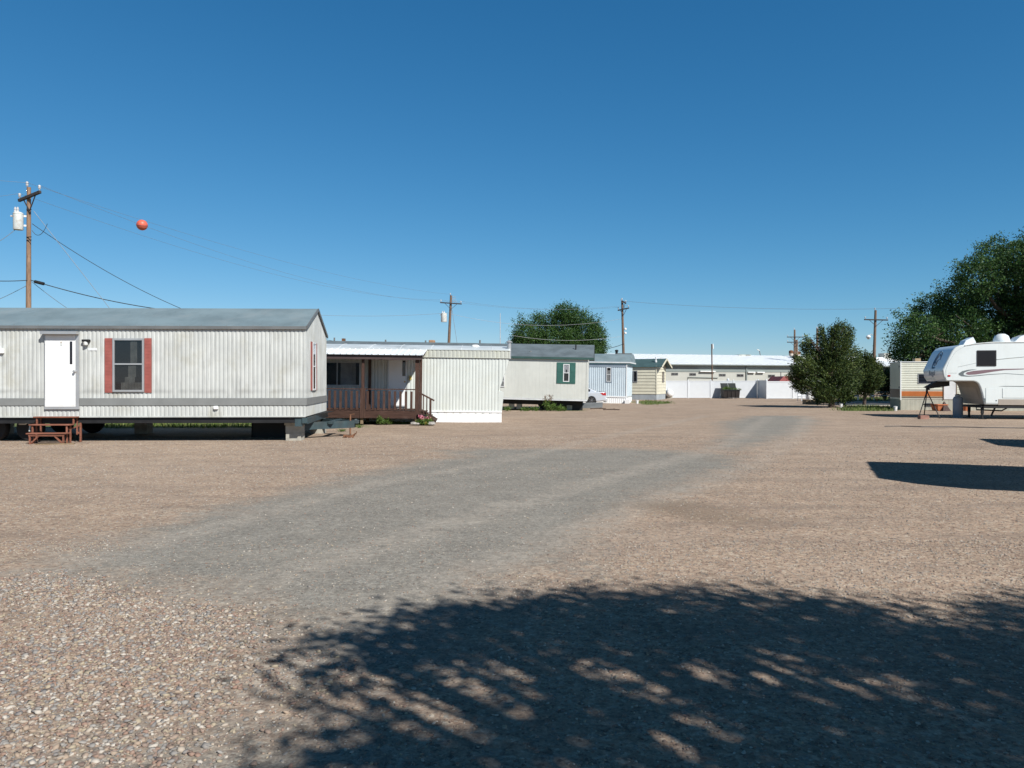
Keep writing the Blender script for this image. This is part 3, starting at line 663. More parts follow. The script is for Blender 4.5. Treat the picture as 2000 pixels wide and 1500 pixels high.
# porch lamp, plate, small boxes
u, z = A.hit(*c1(752,470))
lp = MB().box(u-.09, u+.10, -RD-.11, -RD, z-.02, z+.045).build('wall_lamp', mt['black_steel'], o, bevel=.012)
MB().lathe([(.035,-.12),(.055,-.10),(.055,-.03),(.04,-.015)], (u, -RD-.07, z), 14).build('lamp_glass', mt['can'], lp, smooth=True)
s = rect(A, c1(762,528), c1(838,550)); MB().box(s[0], s[1], -RD-.008, -RD-.001, s[2], s[3]).build('number_plate', mt['white_metal'], o)
s = rect(A, c1(-40,535), c1(42,575)); MB().box(s[0], s[1], -RD-.07, -RD, s[2], s[3]).build('meter_box', mt['white'], o, bevel=.01)
s = rect(A, c2(357,1013), c2(396,1042)); MB().box(s[0], s[1], -RD-.06, -RD, s[2], s[3]).build('outlet_box', mt['white'], o, bevel=.008)
# windows and shutters
s = rect(A, c1(978,446), c1(1248,905))
window(o, *s, -RD-.002, 'alu', sash='h', split=.52, fw=.05, proud=.045, curtain=[(.56,.80,.50,.98),(.48,.76,.26,.50),(.36,.72,.15,.26),(.22,1.0,0,.15)], cmat='drape')
for a, bq in ((907, 972), (1250, 1308)):
    q = rect(A, c1(a,444), c1(bq,912)); b = MB().box(q[0], q[1], -RD-.022, -RD-.001, q[2], q[3])
    for k in range(16):
        zz = q[2]+.06+(q[3]-q[2]-.12)*k/15
        b.box(q[0]+.03, q[1]-.03, -RD-.027, -RD-.0221, zz-.02, zz+.02)
    b.build('shutter', mt['red_paint'], o)
E = lambda x, y: A.hit_end(*c2(x, y), 0, SH)
(va, z1), (vb, z0) = E(1212,442), E(1256,872)
print('end window', va, vb, z0, z1)
xf = end_xf(0, SH)
va, vb = sorted((va, vb)); va, vb = max(.6, va), min(W-.4, vb)
window(o, va+.18, vb-.18, z0, z1, -RD-.002, 'white_metal', xf, curtain=[(.05,.95,.45,1)], cmat='curtain')
for q0, q1 in ((va-.08, va+.16), (vb-.16, vb+.08)): put(MB().box(q0, q1, -RD-.022, -RD-.001, z0, z1), xf, 'shutter', mt['red_paint'], o)
# chassis
b = MB()
zc = zb-.02
for v in (.75, 3.5): b.box(UL, -.35, v-.05, v+.05, zc-.17, zc-.012)
b.box(UL, -.1, .12, W-.1, zc-.012, zc+.005)
for u in np.arange(UL+.5, -.5, 1.2): b.box(float(u), float(u)+.05, .1, W-.1, zc-.12, zc-.013)
b.box(UL, -.06, .05, .09, zc-.155, zc-.013)
b.build('chassis', mt['black_steel'], o)
b = MB(); b.box(-.30, -.10, .03, .11, zc-.25, zc-.02)
b.bar((-.02-SH*.05, .0, zc-.09), (-.02-SH*W, W, zc-.09), .14, .15); b.bar((.055, .0, zc-.165), (.055-SH*W, W, zc-.165), .03, .02)
b.build('end_beam', mt['tongue'], o)
for u, v, wd in ((-.42,.55,.42),(-.42,3.4,.42),(-5.9,3.5,.4),(-10.2,.75,.4),(-10.2,3.5,.4),(-14,.75,.4),(-14,3.5,.4)):
    b = MB(); h = zc-.172; nb = 2
    for i in range(nb):
        hh = (h-.06)/nb
        b.box(u-wd/2+random.uniform(-.01,.01), u+wd/2, v-.2, v+.2, i*hh-.01*(i == 0), (i+1)*hh-.006)
    b.box(u-wd/2-.03, u+wd/2-.02, v-.22, v+.15, h-.06, h)
    b.build('pier', mt['block'], o)
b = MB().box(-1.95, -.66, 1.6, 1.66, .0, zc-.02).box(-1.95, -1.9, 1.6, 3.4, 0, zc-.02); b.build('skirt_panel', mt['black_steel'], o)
for u in (-7.6, -8.55):
    for v in (.55, 3.75):
        w = MB().lathe([(.2,-.1),(.33,-.1),(.36,-.06),(.36,.06),(.33,.1),(.2,.1)], (u, v, .36), 24, 'y').build('wheel', mt['rubber'], o, smooth=True)
        MB().lathe([(.19,-.08),(.08,-.05),(.08,.05),(.19,.08)], (u, v, .36), 16, 'y').build('rim', mt['rust'], w)
p0, p1 = A.hit(*c1(85,1180)), A.hit(*c1(190,1265))
b = MB().tube([(p0[0],.4,zc-.1),(p0[0],.4,p0[1]-.03),(p0[0]+.16,.4,p0[1]-.03)], .025, 8).tube([(p0[0]+.16,.4,p0[1]-.03),(p0[0]+.3,.3,p0[1]+.02),(p0[0]+.38,.25,p0[1]-.05),(p0[0]+.36,.25,p0[1]-.22)], .022, 8)
b.build('drain_pipe', mt['can'], o, smooth=True)
# tongue
zt = .335; vc = 2.15; cu = -SH*vc
b = MB()
b.bar((cu-.4, .75, zt+.03), (cu+1.10, vc-.06, zt+.02), .10, .21).bar((cu-.4, 3.5, zt+.03), (cu+1.10, vc+.06, zt+.02), .10, .21)
b.bar((cu+.55, 1.4, zt+.1), (cu+.55, 2.9, zt+.1), .12, .08)
b.lathe([(.05,0),(.07,.03),(.07,.1),(.04,.15)], (cu+1.15, vc, zt+.02), 12); b.bar((cu+1.03, vc, zt+.09), (cu+1.24, vc, zt+.09), .16, .10)
tg = b.build('hitch_tongue', mt['tongue'], o)
jx = cu+1.02
MB().tube([(jx,vc-.16,.05),(jx,vc-.16,.64)], .026, 10).box(jx-.12,jx+.12,vc-.28,vc-.04,-.005,.035).tube([(jx-.02,vc-.16,.64),(jx+.12,vc-.16,.66)], .015, 6).build('jack', mt['rust'], tg)
HA = o
# loose rusty jack pieces lying by the tongue
q = G(684, 855)
o = thing('floor_jack', 'small rusty jack lying on the gravel under the tongue of the near mobile home', 'jack', loc=(q[0], q[1], 0))
MB().box(-.12,.10,-.06,.06,0,.07).box(-.2,-.1,-.03,.03,.01,.09).build('base', mt['rust'], o, bevel=.01)
MB().tube([(.05,0,.06),(.17,.02,.13)], .02, 8).tube([(.17,.02,.13),(.18,.02,.19)], .012, 6).build('handle', mt['rust'], o)
# wooden steps
q = A.X-.0, A.Y
u0, u1 = A.u(c1(240,0)[0]), A.u(c1(668,0)[0])
o = A.empty('wooden_steps', 'red-stained wooden steps of three open treads below the white door', 'steps')
tz = [A.z(*c1(400,1258), -.5), A.z(*c1(400,1184), -.3), A.z(*c1(400,1118), -.1)]
ts = [(rect(A, c1(238,1255), c1(580,1275), -.55)), rect(A, c1(262,1180), c1(610,1200), -.33), rect(A, c1(300,1115), c1(668,1130), -.1)]
for (a, c, _, _), z, v in zip(ts, tz, (-.62, -.40, -.17)):
    MB().box(a, c, v-.02, v+.23, z-.034, z).build('tread', mt['red_wood'], o, bevel=.006)
b = MB()
for i, ((a, c, _, _), z, v) in enumerate(zip(ts, tz, (-.62, -.40, -.17))):
    for x in (a+.08, c-.08):
        b.box(x-.017, x+.017, v+.01, v+.05, 0 if i == 0 else tz[i-1], z-.046)
        b.box(x-.015, x+.015, v+.18, v+.22, 0 if i == 0 else max(0, tz[i-1]-.3), z-.047)
    if i == 0:
        b.box(a+.05, c-.05, v+.005, v+.03, z-.085, z-.047)
        b.bar((a+.10, v+.03, z-.28), (a+.30, v+.03, z-.08), .035, .035); b.bar((c-.10, v+.03, z-.28), (c-.30, v+.03, z-.08), .035, .035)
x = ts[1][1]+.05
b.box(x-.02, x+.02, .03, .07, 0, tz[1]+.02).bar((x-.3, .05, tz[0]+.05), (x, .05, tz[1]-.05), .03, .03).box(ts[0][1]-.05, x, .03, .06, tz[0]-.06, tz[0]-.01)
b.build('frame', mt['red_wood'], o)
q = Vector((A.X, A.Y, 0))
def local(fr, u, v, z=0): return Vector((fr.X+u*fr.ca-v*fr.sa, fr.Y+u*fr.sa+v*fr.ca, z-fr.k*u))
for k, (du, v, ln) in enumerate(((-.35, -.75, .7),)):
    pp = local(A, ts[0][1]+du+.15, v, 0)
    o = thing('loose_board', 'weathered board lying on the gravel at the foot of the red wooden steps', 'board', loc=pp, rz=.25)
    MB().box(-.45, .45, -.06, .06, 0, .03).build('plank', mt['raw_wood'], o)
# ================================================================== white trailer with the brown porch
B = Frame(978, EYE*F/(824.8-HOR), 2.0, .012); WB = 3.7
o = B.empty('white_trailer', 'white ribbed trailer with a raked end and silver roof behind the brown porch', 'mobile home')
UL = -13.0
ze = B.z(940, 684); zf = B.z(940, 698.5); zk = B.z(900, 808); zk2 = B.z(900, 802.5)
uT = B.u(994); uM, zM = B.hit(*c3(1790,565)); uN, zN = B.hit(*c3(1834,575)); uS = B.u(979.5)
b = MB()
b.ribs(((UL, 0), (uM-.02, 0)), .13, .012, zk, zf+.02)
# raked end: narrow ribbed panel filling the triangle
n = 6
prof_r = [(uM-.02, zf), (uT, zf), (uM, zM), (uN, zN), (uS, zk), (uM-.02, zk)]
b.prism(prof_r, -.006, WB)
L_ = uT-uM+.02; b.ribs(((uM-.02, -.0065), (uT, -.0065)), .13, .012, lambda t: zM+(zf-zM)*t/L_, zf)
b.add([(UL,0,0),(UL,WB,0),(UL,WB,ze),(UL,0,ze)], [(0,1,2,3)]).add([(UL,WB,zk),(uS,WB,zk),(uS,WB,ze),(UL,WB,ze)], [(0,1,2,3)])
b.build('wall', mt['white_rib'], o)
b = MB(); b.ribs(((UL, -.03), (uT+.01, -.03)), .16, .012, zf-.0, ze); b.box(UL, uT+.02, -.06, -.028, zf-.02, zf).box(UL, uT+.02, -.055, -.028, ze-.02, ze)
b.add([(uT+.01,-.03,zf),(uT+.01,WB,zf),(uT+.01,WB,ze),(uT+.01,-.03,ze)], [(0,1,2,3)])
b.build('roof_band', mt['moss_band'], o)
# bow roof
zr = B.z(900, 675.5, WB/2); nseg = 12; vs = []; fs = []
for i in range(nseg+1):
    t = i/nseg; v = -.05+(WB+.1)*t; z = ze+(zr-ze)*(1-(2*t-1)**2)
    vs += [(UL, v, z), (uT+.03, v, z)]
for i in range(nseg): fs.append((2*i, 2*i+1, 2*i+3, 2*i+2))
vs += [(UL, -.05, ze), (uT+.03, -.05, ze), (UL, WB+.05, ze), (uT+.03, WB+.05, ze)]
k = 2*(nseg+1); fs.append(tuple(range(1, k, 2))); fs.append(tuple(range(0, k, 2)))
rf = MB().add(vs, fs).build('roof', mt['silver_roof'], o)
for u in np.arange(UL+.4, uT-.2, 1.22):
    MB().tube([(float(u), -.04+(WB+.1)*t, ze+(zr-ze)*(1-(2*t-1)**2)+.005) for t in np.linspace(0, .55, 6)], .012, 5).build('roof_seam', mt['white_metal'], rf)
u, z = B.hit(*c3(1575,180), .9)
MB().lathe([(.05,-.1),(.05,.06),(.17,.07),(.17,.12),(.1,.16)], (u, .9, z-.03), 16).build('roof_vent', mt['white'], o, smooth=True)
for x, v in ((1255,.5),(1445,.5),(1640,.5)):
    u, z = B.hit(*c3(x,195), v); MB().lathe([(.06,-.05),(.05,.01),(.02,.03)], (u, v, z), 10).build('roof_cap', mt['roof_edge'], o)
u, z = B.hit(992.5, 684, .35); z2 = B.z(992.5, 668, .35)
MB().tube([(u,.35,z-.35),(u,.35,z2)], .09, 14).lathe([(.13,0),(.13,.03),(.02,.1)], (u,.35,z2-.02), 14).build('flue_pipe', mt['alu'], o, smooth=True)
b = MB().ribs(((UL, -.01), (uS, -.01)), .3, .008, -.02, zk2); b.box(UL, uS+.01, -.045, -.0, zk2, zk+.06)
b.add([(uS,-.01,0),(uS,WB,0),(uS,WB,zk),(uS,-.01,zk)], [(0,1,2,3)])
b.build('skirting', mt['white'], o)
# door, window and lamp under the porch roof
ul, ur, zl, zu = rect(B, c3(812,288), c3(962,692))
fo = MB().box(ul-.05, ul, -.05, -.013, zl-.04, zu+.05).box(ur, ur+.05, -.05, -.013, zl-.04, zu+.05).box(ul, ur, -.05, -.013, zu, zu+.05).box(ul, ur, -.06, -.013, zl-.05, zl).build('door', mt['alu'], o)
MB().box(ul, ur, -.04, -.013, zl+.002, zu-.002).build('door_leaf', mt['white'], fo)
s = rect(B, c3(931,292), c3(959,430)); MB().box(s[0], s[1], -.045, -.041, s[2], s[3]).build('slit_pane', mt['slit'], fo)
u, z = B.hit(*c3(955,480)); MB().lathe([(.03,-.05),(.035,-.03),(.015,0)], (u, -.04, z), 12, 'y').build('handle', mt['brass'], fo)
s = rect(B, c3(100,298), c3(560,520)); window(o, *s, -.014, 'alu', sash='v', split=.55, curtain=[(.0,.16,0,1),(.62,.86,0,1),(.86,.93,0,1)], cmat='curtain')
u, z = B.hit(*c3(1003,452)); MB().box(u-.05, u+.05, -.05, -.013, z-.03, z+.12).lathe([(.03,-.06),(.05,0),(.03,.07)], (u, -.09, z), 12).build('wall_lamp', mt['gold'], o)
HB = o
# porch
vp = -1.75
o = B.empty('wooden_porch', 'brown wooden porch with white metal roof built against the white ribbed trailer', 'porch')
zt = B.z(700, 801.5, vp); zl = B.z(700, 816.3, vp); zrail = B.z(700, 758.6, vp); zbeam1 = B.z(700, 693, vp); zbeam0 = B.z(700, 701.6, vp)
uR = B.u(818.5, vp); uL = B.u(560, vp)
b = MB()
for i in range(13):
    v = vp+.02+i*.132; b.box(uL, uR-.01, v, v+.125, zt-.03, zt)
b.build('deck', mt['brown_wood'], o)
b = MB().box(uL, uR, vp-.025, vp+.018, zl, zt+.002).box(uR-.04, uR+.0, vp+.02, -.03, zl, zt-.031).box(uL, uR, vp-.029, vp-.0255, zl+.10, zt-.02)
b.build('rim_board', mt['brown_wood'], o)
zroof_w = B.z(800, 683.5, -.07)+.02
ua, ub = uL-.1, B.u(823, vp-.2)
# roof sheet with ridges running down the slope
b = MB(); n = int((ub-ua)/.23)
poly = []
for i in range(n+1):
    x = ua+(ub-ua)*i/n
    poly += [(x-.03, 0), (x-.015, .022), (x+.015, .022), (x+.03, 0)]
zf_ = B.z(700, 692.3, vp-.22)
vs = []; 
for x, d in poly: vs += [(x, vp-.22, zf_+d), (x, -.062, zroof_w+d)]
fs = [(2*i, 2*i+2, 2*i+3, 2*i+1) for i in range(len(poly)-1)]
b.add(vs, fs); b.add([(ua-.03, vp-.22, zf_-.006), (ub+.03, vp-.22, zf_-.006), (ub+.03, -.062, zroof_w-.006), (ua-.03, -.062, zroof_w-.006)], [(0,1,2,3)])
rf = b.build('roof', mt['white_roof'], o)
b = MB().box(ua, ub-.02, vp-.14, vp-.10, zbeam0, zf_-.02)
for x in np.arange(ua+.2, ub, .6): b.bar((float(x), vp-.1, zf_-.06), (float(x), -.07, zroof_w-.06), .05, .09)
b.bar((ub-.02, vp-.12, zf_-.06), (ub-.02, -.07, zroof_w-.06), .03, .09)
b.build('fascia', mt['porch_fascia'], rf)
def post(u, v, z0, z1, w=.10, name='post'): return MB().box(u-w/2, u+w/2, v-w/2, v+w/2, z0, z1).build(name, mt['brown_wood_v'], o, bevel=.006)
up = B.u(c3(1062,0)[0], vp)
post(up, vp+.04, -.02, zbeam0+.14, .145); um = B.u(c3(580,0)[0], vp)
post(um, vp+.04, zt-.3, zbeam0+.14, .10); post(B.u(c3(641,0)[0], -.25), -.25, zt, zroof_w-.1, .10)
post(up, -.12, zt, zroof_w-.1, .10)
# built-up lower part of the middle post
MB().box(um-.09, um+.11, vp-.05, vp-.012, zl, zrail+.02).build('post_sleeve', mt['brown_wood_v'], o)
for u in (B.u(c3(573,0)[0], vp), B.u(c3(1047,0)[0], vp), B.u(c3(100,0)[0], vp)):
    MB().box(u-.05, u+.05, vp+.03, vp+.12, -.02, zl-.001).build('support', mt['raw_wood'], o); MB().box(u-.05, u+.05, -.4, -.3, -.02, zl).build('support', mt['raw_wood'], o)
rl = MB().box(uL, um-.1, vp-.03, vp+.06, zrail-.04, zrail).box(um+.12, up-.07, vp-.03, vp+.06, zrail-.04, zrail).box(uL, um-.1, vp+.0, vp+.04, zt+.05, zt+.09).box(um+.12, up-.07, vp, vp+.04, zt+.05, zt+.09)
rl = rl.build('railing', mt['brown_wood'], o)
pit = .205
for u in list(np.arange(um+.19, up-.1, pit))+list(np.arange(um-.2, uL, -pit)):
    MB().box(float(u)-.045, float(u)+.045, vp-.052, vp-.031, zt+.02, zrail-.09).build('baluster', mt['brown_wood_v'], rl)
# steps down on the right with handrail
st = MB()
rise = zt/3
for i in range(3): st.box(uR+.01+i*.19, uR+.22+i*.19, vp+.1, -.35, zt-(i+1)*rise*.98-.04+.14, zt-(i+1)*rise*.98+.14)
st.bar((uR, vp+.12, zt-.1), (uR+.56, vp+.12, .05), .04, .2); st.bar((uR, -.37, zt-.1), (uR+.56, -.37, .05), .04, .2)
st = st.build('stair', mt['brown_wood'], o)
h0 = B.hit(*c3(1085,568), vp+.05); h1 = B.hit(*c3(1217,648), vp+.05); pu, _ = B.hit(*c3(1183,640), vp+.05)
b = MB().bar((up, vp+.05, h0[1]), (h1[0], vp+.05, h1[1]), .05, .06)
b.box(pu-.04, pu+.04, vp+.01, vp+.09, -.01, B.z(*c3(1183,632), vp+.05))
b.bar((up, vp+.05, h0[1]-.78), (pu, vp+.05, h1[1]-.66), .04, .07)
for x in (1092, 1120, 1150):
    a, _ = B.hit(*c3(x,600), vp+.05); t = (a-h0[0])/(h1[0]-h0[0]); z = h0[1]+(h1[1]-h0[1])*t; b.box(a-.018, a+.018, vp+.035, vp+.065, z-.82+.02, z)
b.build('handrail', mt['brown_wood_v'], st)
# pots and flowers at the foot of the post
def at(fr, px, py, v): u, z = fr.hit(px, py, v); return local(fr, u, v), u, z
pt, u, z = at(B, *c3(1108,800), vp+.0)
o = thing('flower_pot', 'dark round pot on a stone beside the porch steps', 'pot', loc=pt)
MB().box(-.16,.16,-.12,.12,-.01,.17).build('stone', mt['stone'], o, bevel=.03)
MB().lathe([(.11,.17),(.15,.2),(.185,.3),(.19,.35),(.165,.36),(.15,.31)], n=20).build('bowl', mt['bin_body'], o, smooth=True)
pt, u, z = at(B, *c3(1115,875), vp-.28)
def flowers(name, label, loc, lobes, petal, n):
    f = thing(name, label, 'flowers', loc=loc)
    leaf_obj('foliage', crown([(0,0,.10,.2,.13,.08)], 60, 6, .05, .07), mt['leaf_weed'], f)
    leaf_obj('flower_or_seed_head', crown(lobes, n, 7, .018, .05, .8, .5), mt[petal], f)
flowers('flower_clump', 'bright pink flowers at the foot of the porch corner post', pt, [(-.05,0,.24,.10,.08,.08),(.05,.02,.2,.08,.08,.06)], 'petal_pink', 45)
pt2, u, z = at(B, *c3(1165,870), vp-.2)
flowers('flower_clump', 'paler pink flowers against the porch handrail post', pt2, [(0,0,.2,.09,.08,.07)], 'petal_pink', 30)
pt3, u, z = at(B, *c3(1145,880), vp-.42)
flowers('flower_clump', 'small yellow flowers low in front of the pink ones', pt3, [(0,0,.09,.06,.06,.04)], 'petal_yellow', 14)
for x, s, lab in ((1035, .12, 'rough grey stone left of the pink flowers'), (1195, .15, 'square dark stone right of the pink flowers'), (1068, .09, 'small pale stone in front of the porch corner post')):
    ps, u, z = at(B, *c3(x,880), vp-.4)
    bm = bmesh.new(); bmesh.ops.create_icosphere(bm, subdivisions=2, radius=s)
    for v in bm.verts: v.co = Vector((v.co.x*1.15, v.co.y, max(v.co.z*.65, -s*.2)+s*.2))*(1+random.uniform(-.12,.12))
    me = bpy.data.meshes.new('garden_stone'); bm.to_mesh(me); bm.free(); me.materials.append(mt['stone'])
    so = bpy.data.objects.new('garden_stone', me); COL.objects.link(so); so.location = ps; tag(so, lab, 'stone')
for x, v, lab in ((738, -1.85, 'bright green weed growing at the edge of the porch'), (800, -1.7, 'dark weed in the shade under the porch')):
    u, z = B.hit(*c3(x,870), v)
    shrub('weed_plant', lab, local(B, u, v), [(0,0,.13,.09,.07,.12),(.05,.02,.08,.08,.06,.06)], mt['leaf_weed'], 40, .06, cat='weed', stem=.006)
# ================================================================== cream trailer with green trim
Cf = Frame(1146, EYE*F/(802.5-HOR), -6.8, .022); WC = 4.4
o = Cf.empty('cream_trailer', 'cream mobile home with dark green shutters and a slate grey roof', 'mobile home')
UL = -17.5; zb = Cf.z(1060, 780.5); ze = Cf.z(*c4(900,338)); z_e2 = Cf.z(*c4(900,320)); zr = Cf.z(*c4(600,184), WC/2)
b = MB().box(UL, 0, 0, WC, zb, ze)
b.prism([(0, ze), (WC, ze), (WC/2, zr)], UL, 0, 'x')
for u in np.arange(UL+.2, -.05, .2): b.box(float(u), float(u)+.012, -.006, 0, zb+.01, ze)
b.box(-.06, .012, -.015, 0, zb, ze)
b.build('wall', mt['cream'], o)
b = MB().box(UL, .01, -.03, -.006, zb-.03, zb+.05).box(UL, .01, -.045, -.03, zb+.052, zb+.07); b.build('base_trim', mt['white_metal'], o)
uo = Cf.u(c4(1068,0)[0])
def slab(v0, v1, z0, z1, th, ua, ub): return [(ua,v0,z0),(ub,v0,z0),(ub,v1,z1),(ua,v1,z1),(ua,v0,z0+th),(ub,v0,z0+th),(ub,v1,z1+th),(ua,v1,z1+th)]
b = MB().add(slab(-.09, WC/2, z_e2-.02, zr, .05, UL, uo), BF).add(slab(WC/2, WC+.22, zr, z_e2-.02, .05, UL, uo), BF)
rf = b.build('roof', mt['slate_roof'], o)
b = MB().box(UL, uo+.01, -.12, -.092, ze+.0, z_e2+.03).add([(UL,-.092,ze),(uo,-.092,ze),(uo,-.007,ze),(UL,-.007,ze)], [(0,1,2,3)])
b.build('fascia', mt['green_dark'], rf)
for x, y in ((400,262),(708,275)):
    u, z = Cf.hit(*c4(x,y), .8); MB().lathe([(.09,-.04),(.07,.06),(.03,.1)], (u, .8, z), 12).build('roof_cap', mt['roof_edge'], rf)
u, z = Cf.hit(*c4(876,232), 1.3); MB().tube([(u,1.3,z-.05),(u,1.3,z+.30)], .04, 10).build('vent_pipe', mt['black_steel'], rf)
s = rect(Cf, c4(748,383), c4(814,572)); window(o, *s, -.008, 'white_metal', split=.5, curtain=[(.0,.35,.5,1),(.65,1,.5,1),(.35,.65,.7,1)], cmat='white')
q = rect(Cf, c4(680,366), c4(878,592))
for a, c in ((q[0], s[0]-.01), (s[1]+.01, q[1])):
    b = MB().box(a, c, -.03, -.007, q[2], q[3]); b.box(a+.05, c-.05, -.036, -.031, q[2]+.08, (q[2]+q[3])/2-.04).box(a+.05, c-.05, -.036, -.031, (q[2]+q[3])/2+.04, q[3]-.08); b.build('shutter', mt['green_trim'], o)
for za, zb2 in ((s[3]+.002, q[3]), (q[2], s[2]-.002)): MB().box(s[0]-.01, s[1]+.01, -.03, -.007, za, zb2).build('window_surround', mt['green_trim'], o)
s = rect(Cf, c4(70,500), c4(132,625)); window(o, *s, -.008, 'white_metal', sash='h', curtain=[(.1,.9,0,1)])
b = MB().box(UL, -.1, .1, WC-.1, zb-.06, zb-.031)
for v in (.7, 3.6): b.box(UL, -.3, v-.06, v+.06, zb-.30, zb-.061)
b.build('chassis', mt['black_steel'], o)
for u, v in ((-4.35,.7),(-3.9,.7),(-1.0,.7),(-.9,3.6),(-4.2,3.6),(-8,.7),(-8,3.6),(-12,.7)):
    MB().box(u-.15, u+.15, v-.15, v+.15, -.01, zb-.302).build('pier', mt['block'], o)
for u in (-1.6, -2.5):
    MB().lathe([(.2,-.1),(.32,-.1),(.35,-.05),(.35,.05),(.32,.1),(.2,.1)], (u, .95, .35), 20, 'y').build('wheel', mt['rubber'], o, smooth=True)
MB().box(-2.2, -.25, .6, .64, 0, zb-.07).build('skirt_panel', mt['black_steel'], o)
# things showing above the roof ridge
u, z = Cf.hit(*c3(1188,125), 2.4); MB().box(u-.18, u+.18, 2.2, 2.5, z-.3, z+.10).build('swamp_cooler', mt['brown_wall'], o, bevel=.05)
u, z = Cf.hit(*c3(405,108), 2.4); MB().box(u-.09, u+.09, 2.25, 2.45, z-.3, z+.08).build('flue_box', mt['rust'], o)
for x, y in ((320,100),(775,118),(1130,125),(1612,122)):
    u, z = Cf.hit(*c3(x,y), 2.4); MB().tube([(u,2.4,z-.4),(u,2.4,z+.08)], .05, 8).build('vent_pipe', mt['roof_edge'], o)
HC = o
# slab of grey board near the car
q = G(*c4(1035,850))
o = thing('board_ramp', 'grey board leaning low over the gravel beside the silver car', 'board', loc=(q[0], q[1], 0), rz=.1)
MB().add([(-.9,-.3,.0),(.75,-.3,.02),(.95,.5,.30),(-.55,.5,.28),(-.9,-.3,.05),(.75,-.3,.07),(.95,.5,.35),(-.55,.5,.33)], BF).box(-.5,.8,.44,.5,0,.27).build('plank', mt['roof_edge'], o)
for x, y, lab in ((1130,860,'small broken piece of wood on the gravel right of the grey board'),(1270,870,'thin fallen branch on the gravel before the pale blue trailer')):
    q = G(*c4(x,y)); o = thing('wood_scrap', lab, 'scrap', loc=(q[0], q[1], 0))
    MB().tube([(-.5,0,.03),(0,.05,.05),(.45,-.05,.03)], .035, 6).tube([(0,.05,.05),(.2,.3,.08)], .02, 5).build('branch', mt['bark'], o)
# ================================================================== pale blue trailer
Df = Frame(1222.5, EYE*F/(788-HOR), -16, .02); WD = 3.6
o = Df.empty('blue_trailer', 'pale blue ribbed trailer with a grey bowed roof and one tall window', 'mobile home')
UL = -12; ze = Df.z(*c4(1380,388)); z1 = Df.z(*c4(1380,366)); zr = Df.z(*c4(1300,278), WD/2); zk = Df.z(*c4(1300,738)); zk2 = Df.z(*c4(1300,722))
b = MB().ribs(((UL, 0), (0, 0)), .155, .02, zk, ze).ribs(((0, 0), (0, WD)), .155, .015, zk, ze)
b.add([(UL,WD,0),(0,WD,0),(0,WD,ze),(UL,WD,ze)], [(0,1,2,3)]).add([(UL,0,0),(UL,WD,0),(UL,WD,ze),(UL,0,ze)], [(0,1,2,3)])
b.build('wall', mt['blue_siding'], o)
nseg = 12; vs = []; uo = .25
for i in range(nseg+1):
    t = i/nseg; v = -.12+(WD+.24)*t; z = z1+(zr-z1)*(1-(2*t-1)**2); vs += [(UL, v, z), (uo, v, z)]
fs = [(2*i, 2*i+1, 2*i+3, 2*i+2) for i in range(nseg)]+[tuple(range(1, 2*nseg+2, 2)), tuple(range(0, 2*nseg+2, 2))]
rf = MB().add(vs, fs).build('roof', mt['grey_roof'], o)
MB().box(UL, uo+.02, -.15, -.12, z1-.06, z1+.03).box(uo, uo+.03, -.12, WD+.12, z1-.06, z1+.03).build('gutter', mt['white_metal'], rf)
MB().box(UL, .0, -.035, -.021, ze-.22, ze+.0).build('eave_trim', mt['blue_trim'], o)
MB().box(-.02, .05, -.05, -.021, .0, ze).box(-.05, .28, -.30, -.06, 0, .30).build('corner_trim', mt['white'], o)
b = MB().ribs(((UL, 0), (0, 0)), .155, .02, -.02, zk2).box(UL, .0, -.05, -.021, zk2, zk+.02); b.ribs(((0, 0), (0, WD)), .155, .015, -.02, zk2+.0); b.build('skirting', mt['white'], o)
s = rect(Df, c4(1208,418), c4(1257,570)); window(o, *s, -.024, 'white_metal', split=.5, curtain=[(.05,.95,0,.82)], cmat='cream')
q = rect(Df, c4(1196,410), c4(1268,580)); MB().box(q[0], s[0], -.03, -.022, q[2], q[3]).box(s[1], q[1], -.03, -.022, q[2], q[3]).box(s[0], s[1], -.03, -.022, q[2], s[2]).box(s[0], s[1], -.03, -.022, s[3], q[3]).build('window_surround', mt['blue_trim'], o)
u, z = Df.hit(*c4(1310,278), WD/2); MB().tube([(u,WD/2,z-.3),(u,WD/2,z+.32)], .10, 12).lathe([(.14,0),(.14,.1),(.05,.14)], (u, WD/2, z+.2), 12).build('flue_pipe', mt['black_steel'], rf)
for x in (1355, 1430):
    u, z = Df.hit(*c4(x,285), WD/2); MB().box(u-.3, u+.3, WD/2-.3, WD/2+.3, z-.1, z+.1).build('roof_hatch', mt['roof_edge'], rf)
# ================================================================== cream-yellow cabin
Ef = Frame(1282, EYE*F/(781-HOR), -25); WE = 3.5
o = Ef.empty('yellow_cabin', 'small cream-yellow lap-sided cabin with a dark green gable roof', 'cabin')
UL = -9; ze = Ef.z(*c4(1650,405)); zr = Ef.z(*c4(1850,335), WE/2); zk = Ef.z(*c4(1650,703))
def lap(y0, y1, n, z0, z1, d): # saw-tooth boards seen from the side
    p = []
    for i in range(n):
        za, zb_ = z0+(z1-z0)*i/n, z0+(z1-z0)*(i+1)/n; p += [(-d, za), (-.004, zb_-.004)]
    return p
b = MB(); n = 9
for i in range(n):
    za, zb_ = zk+(ze-zk)*i/n, zk+(ze-zk)*(i+1)/n
    b.prism([(-.035, za+.012), (-.004, zb_), (.02, zb_), (.02, za+.012)], UL, 0, 'x')
m_ = int((zr-zk)/((ze-zk)/n))+1
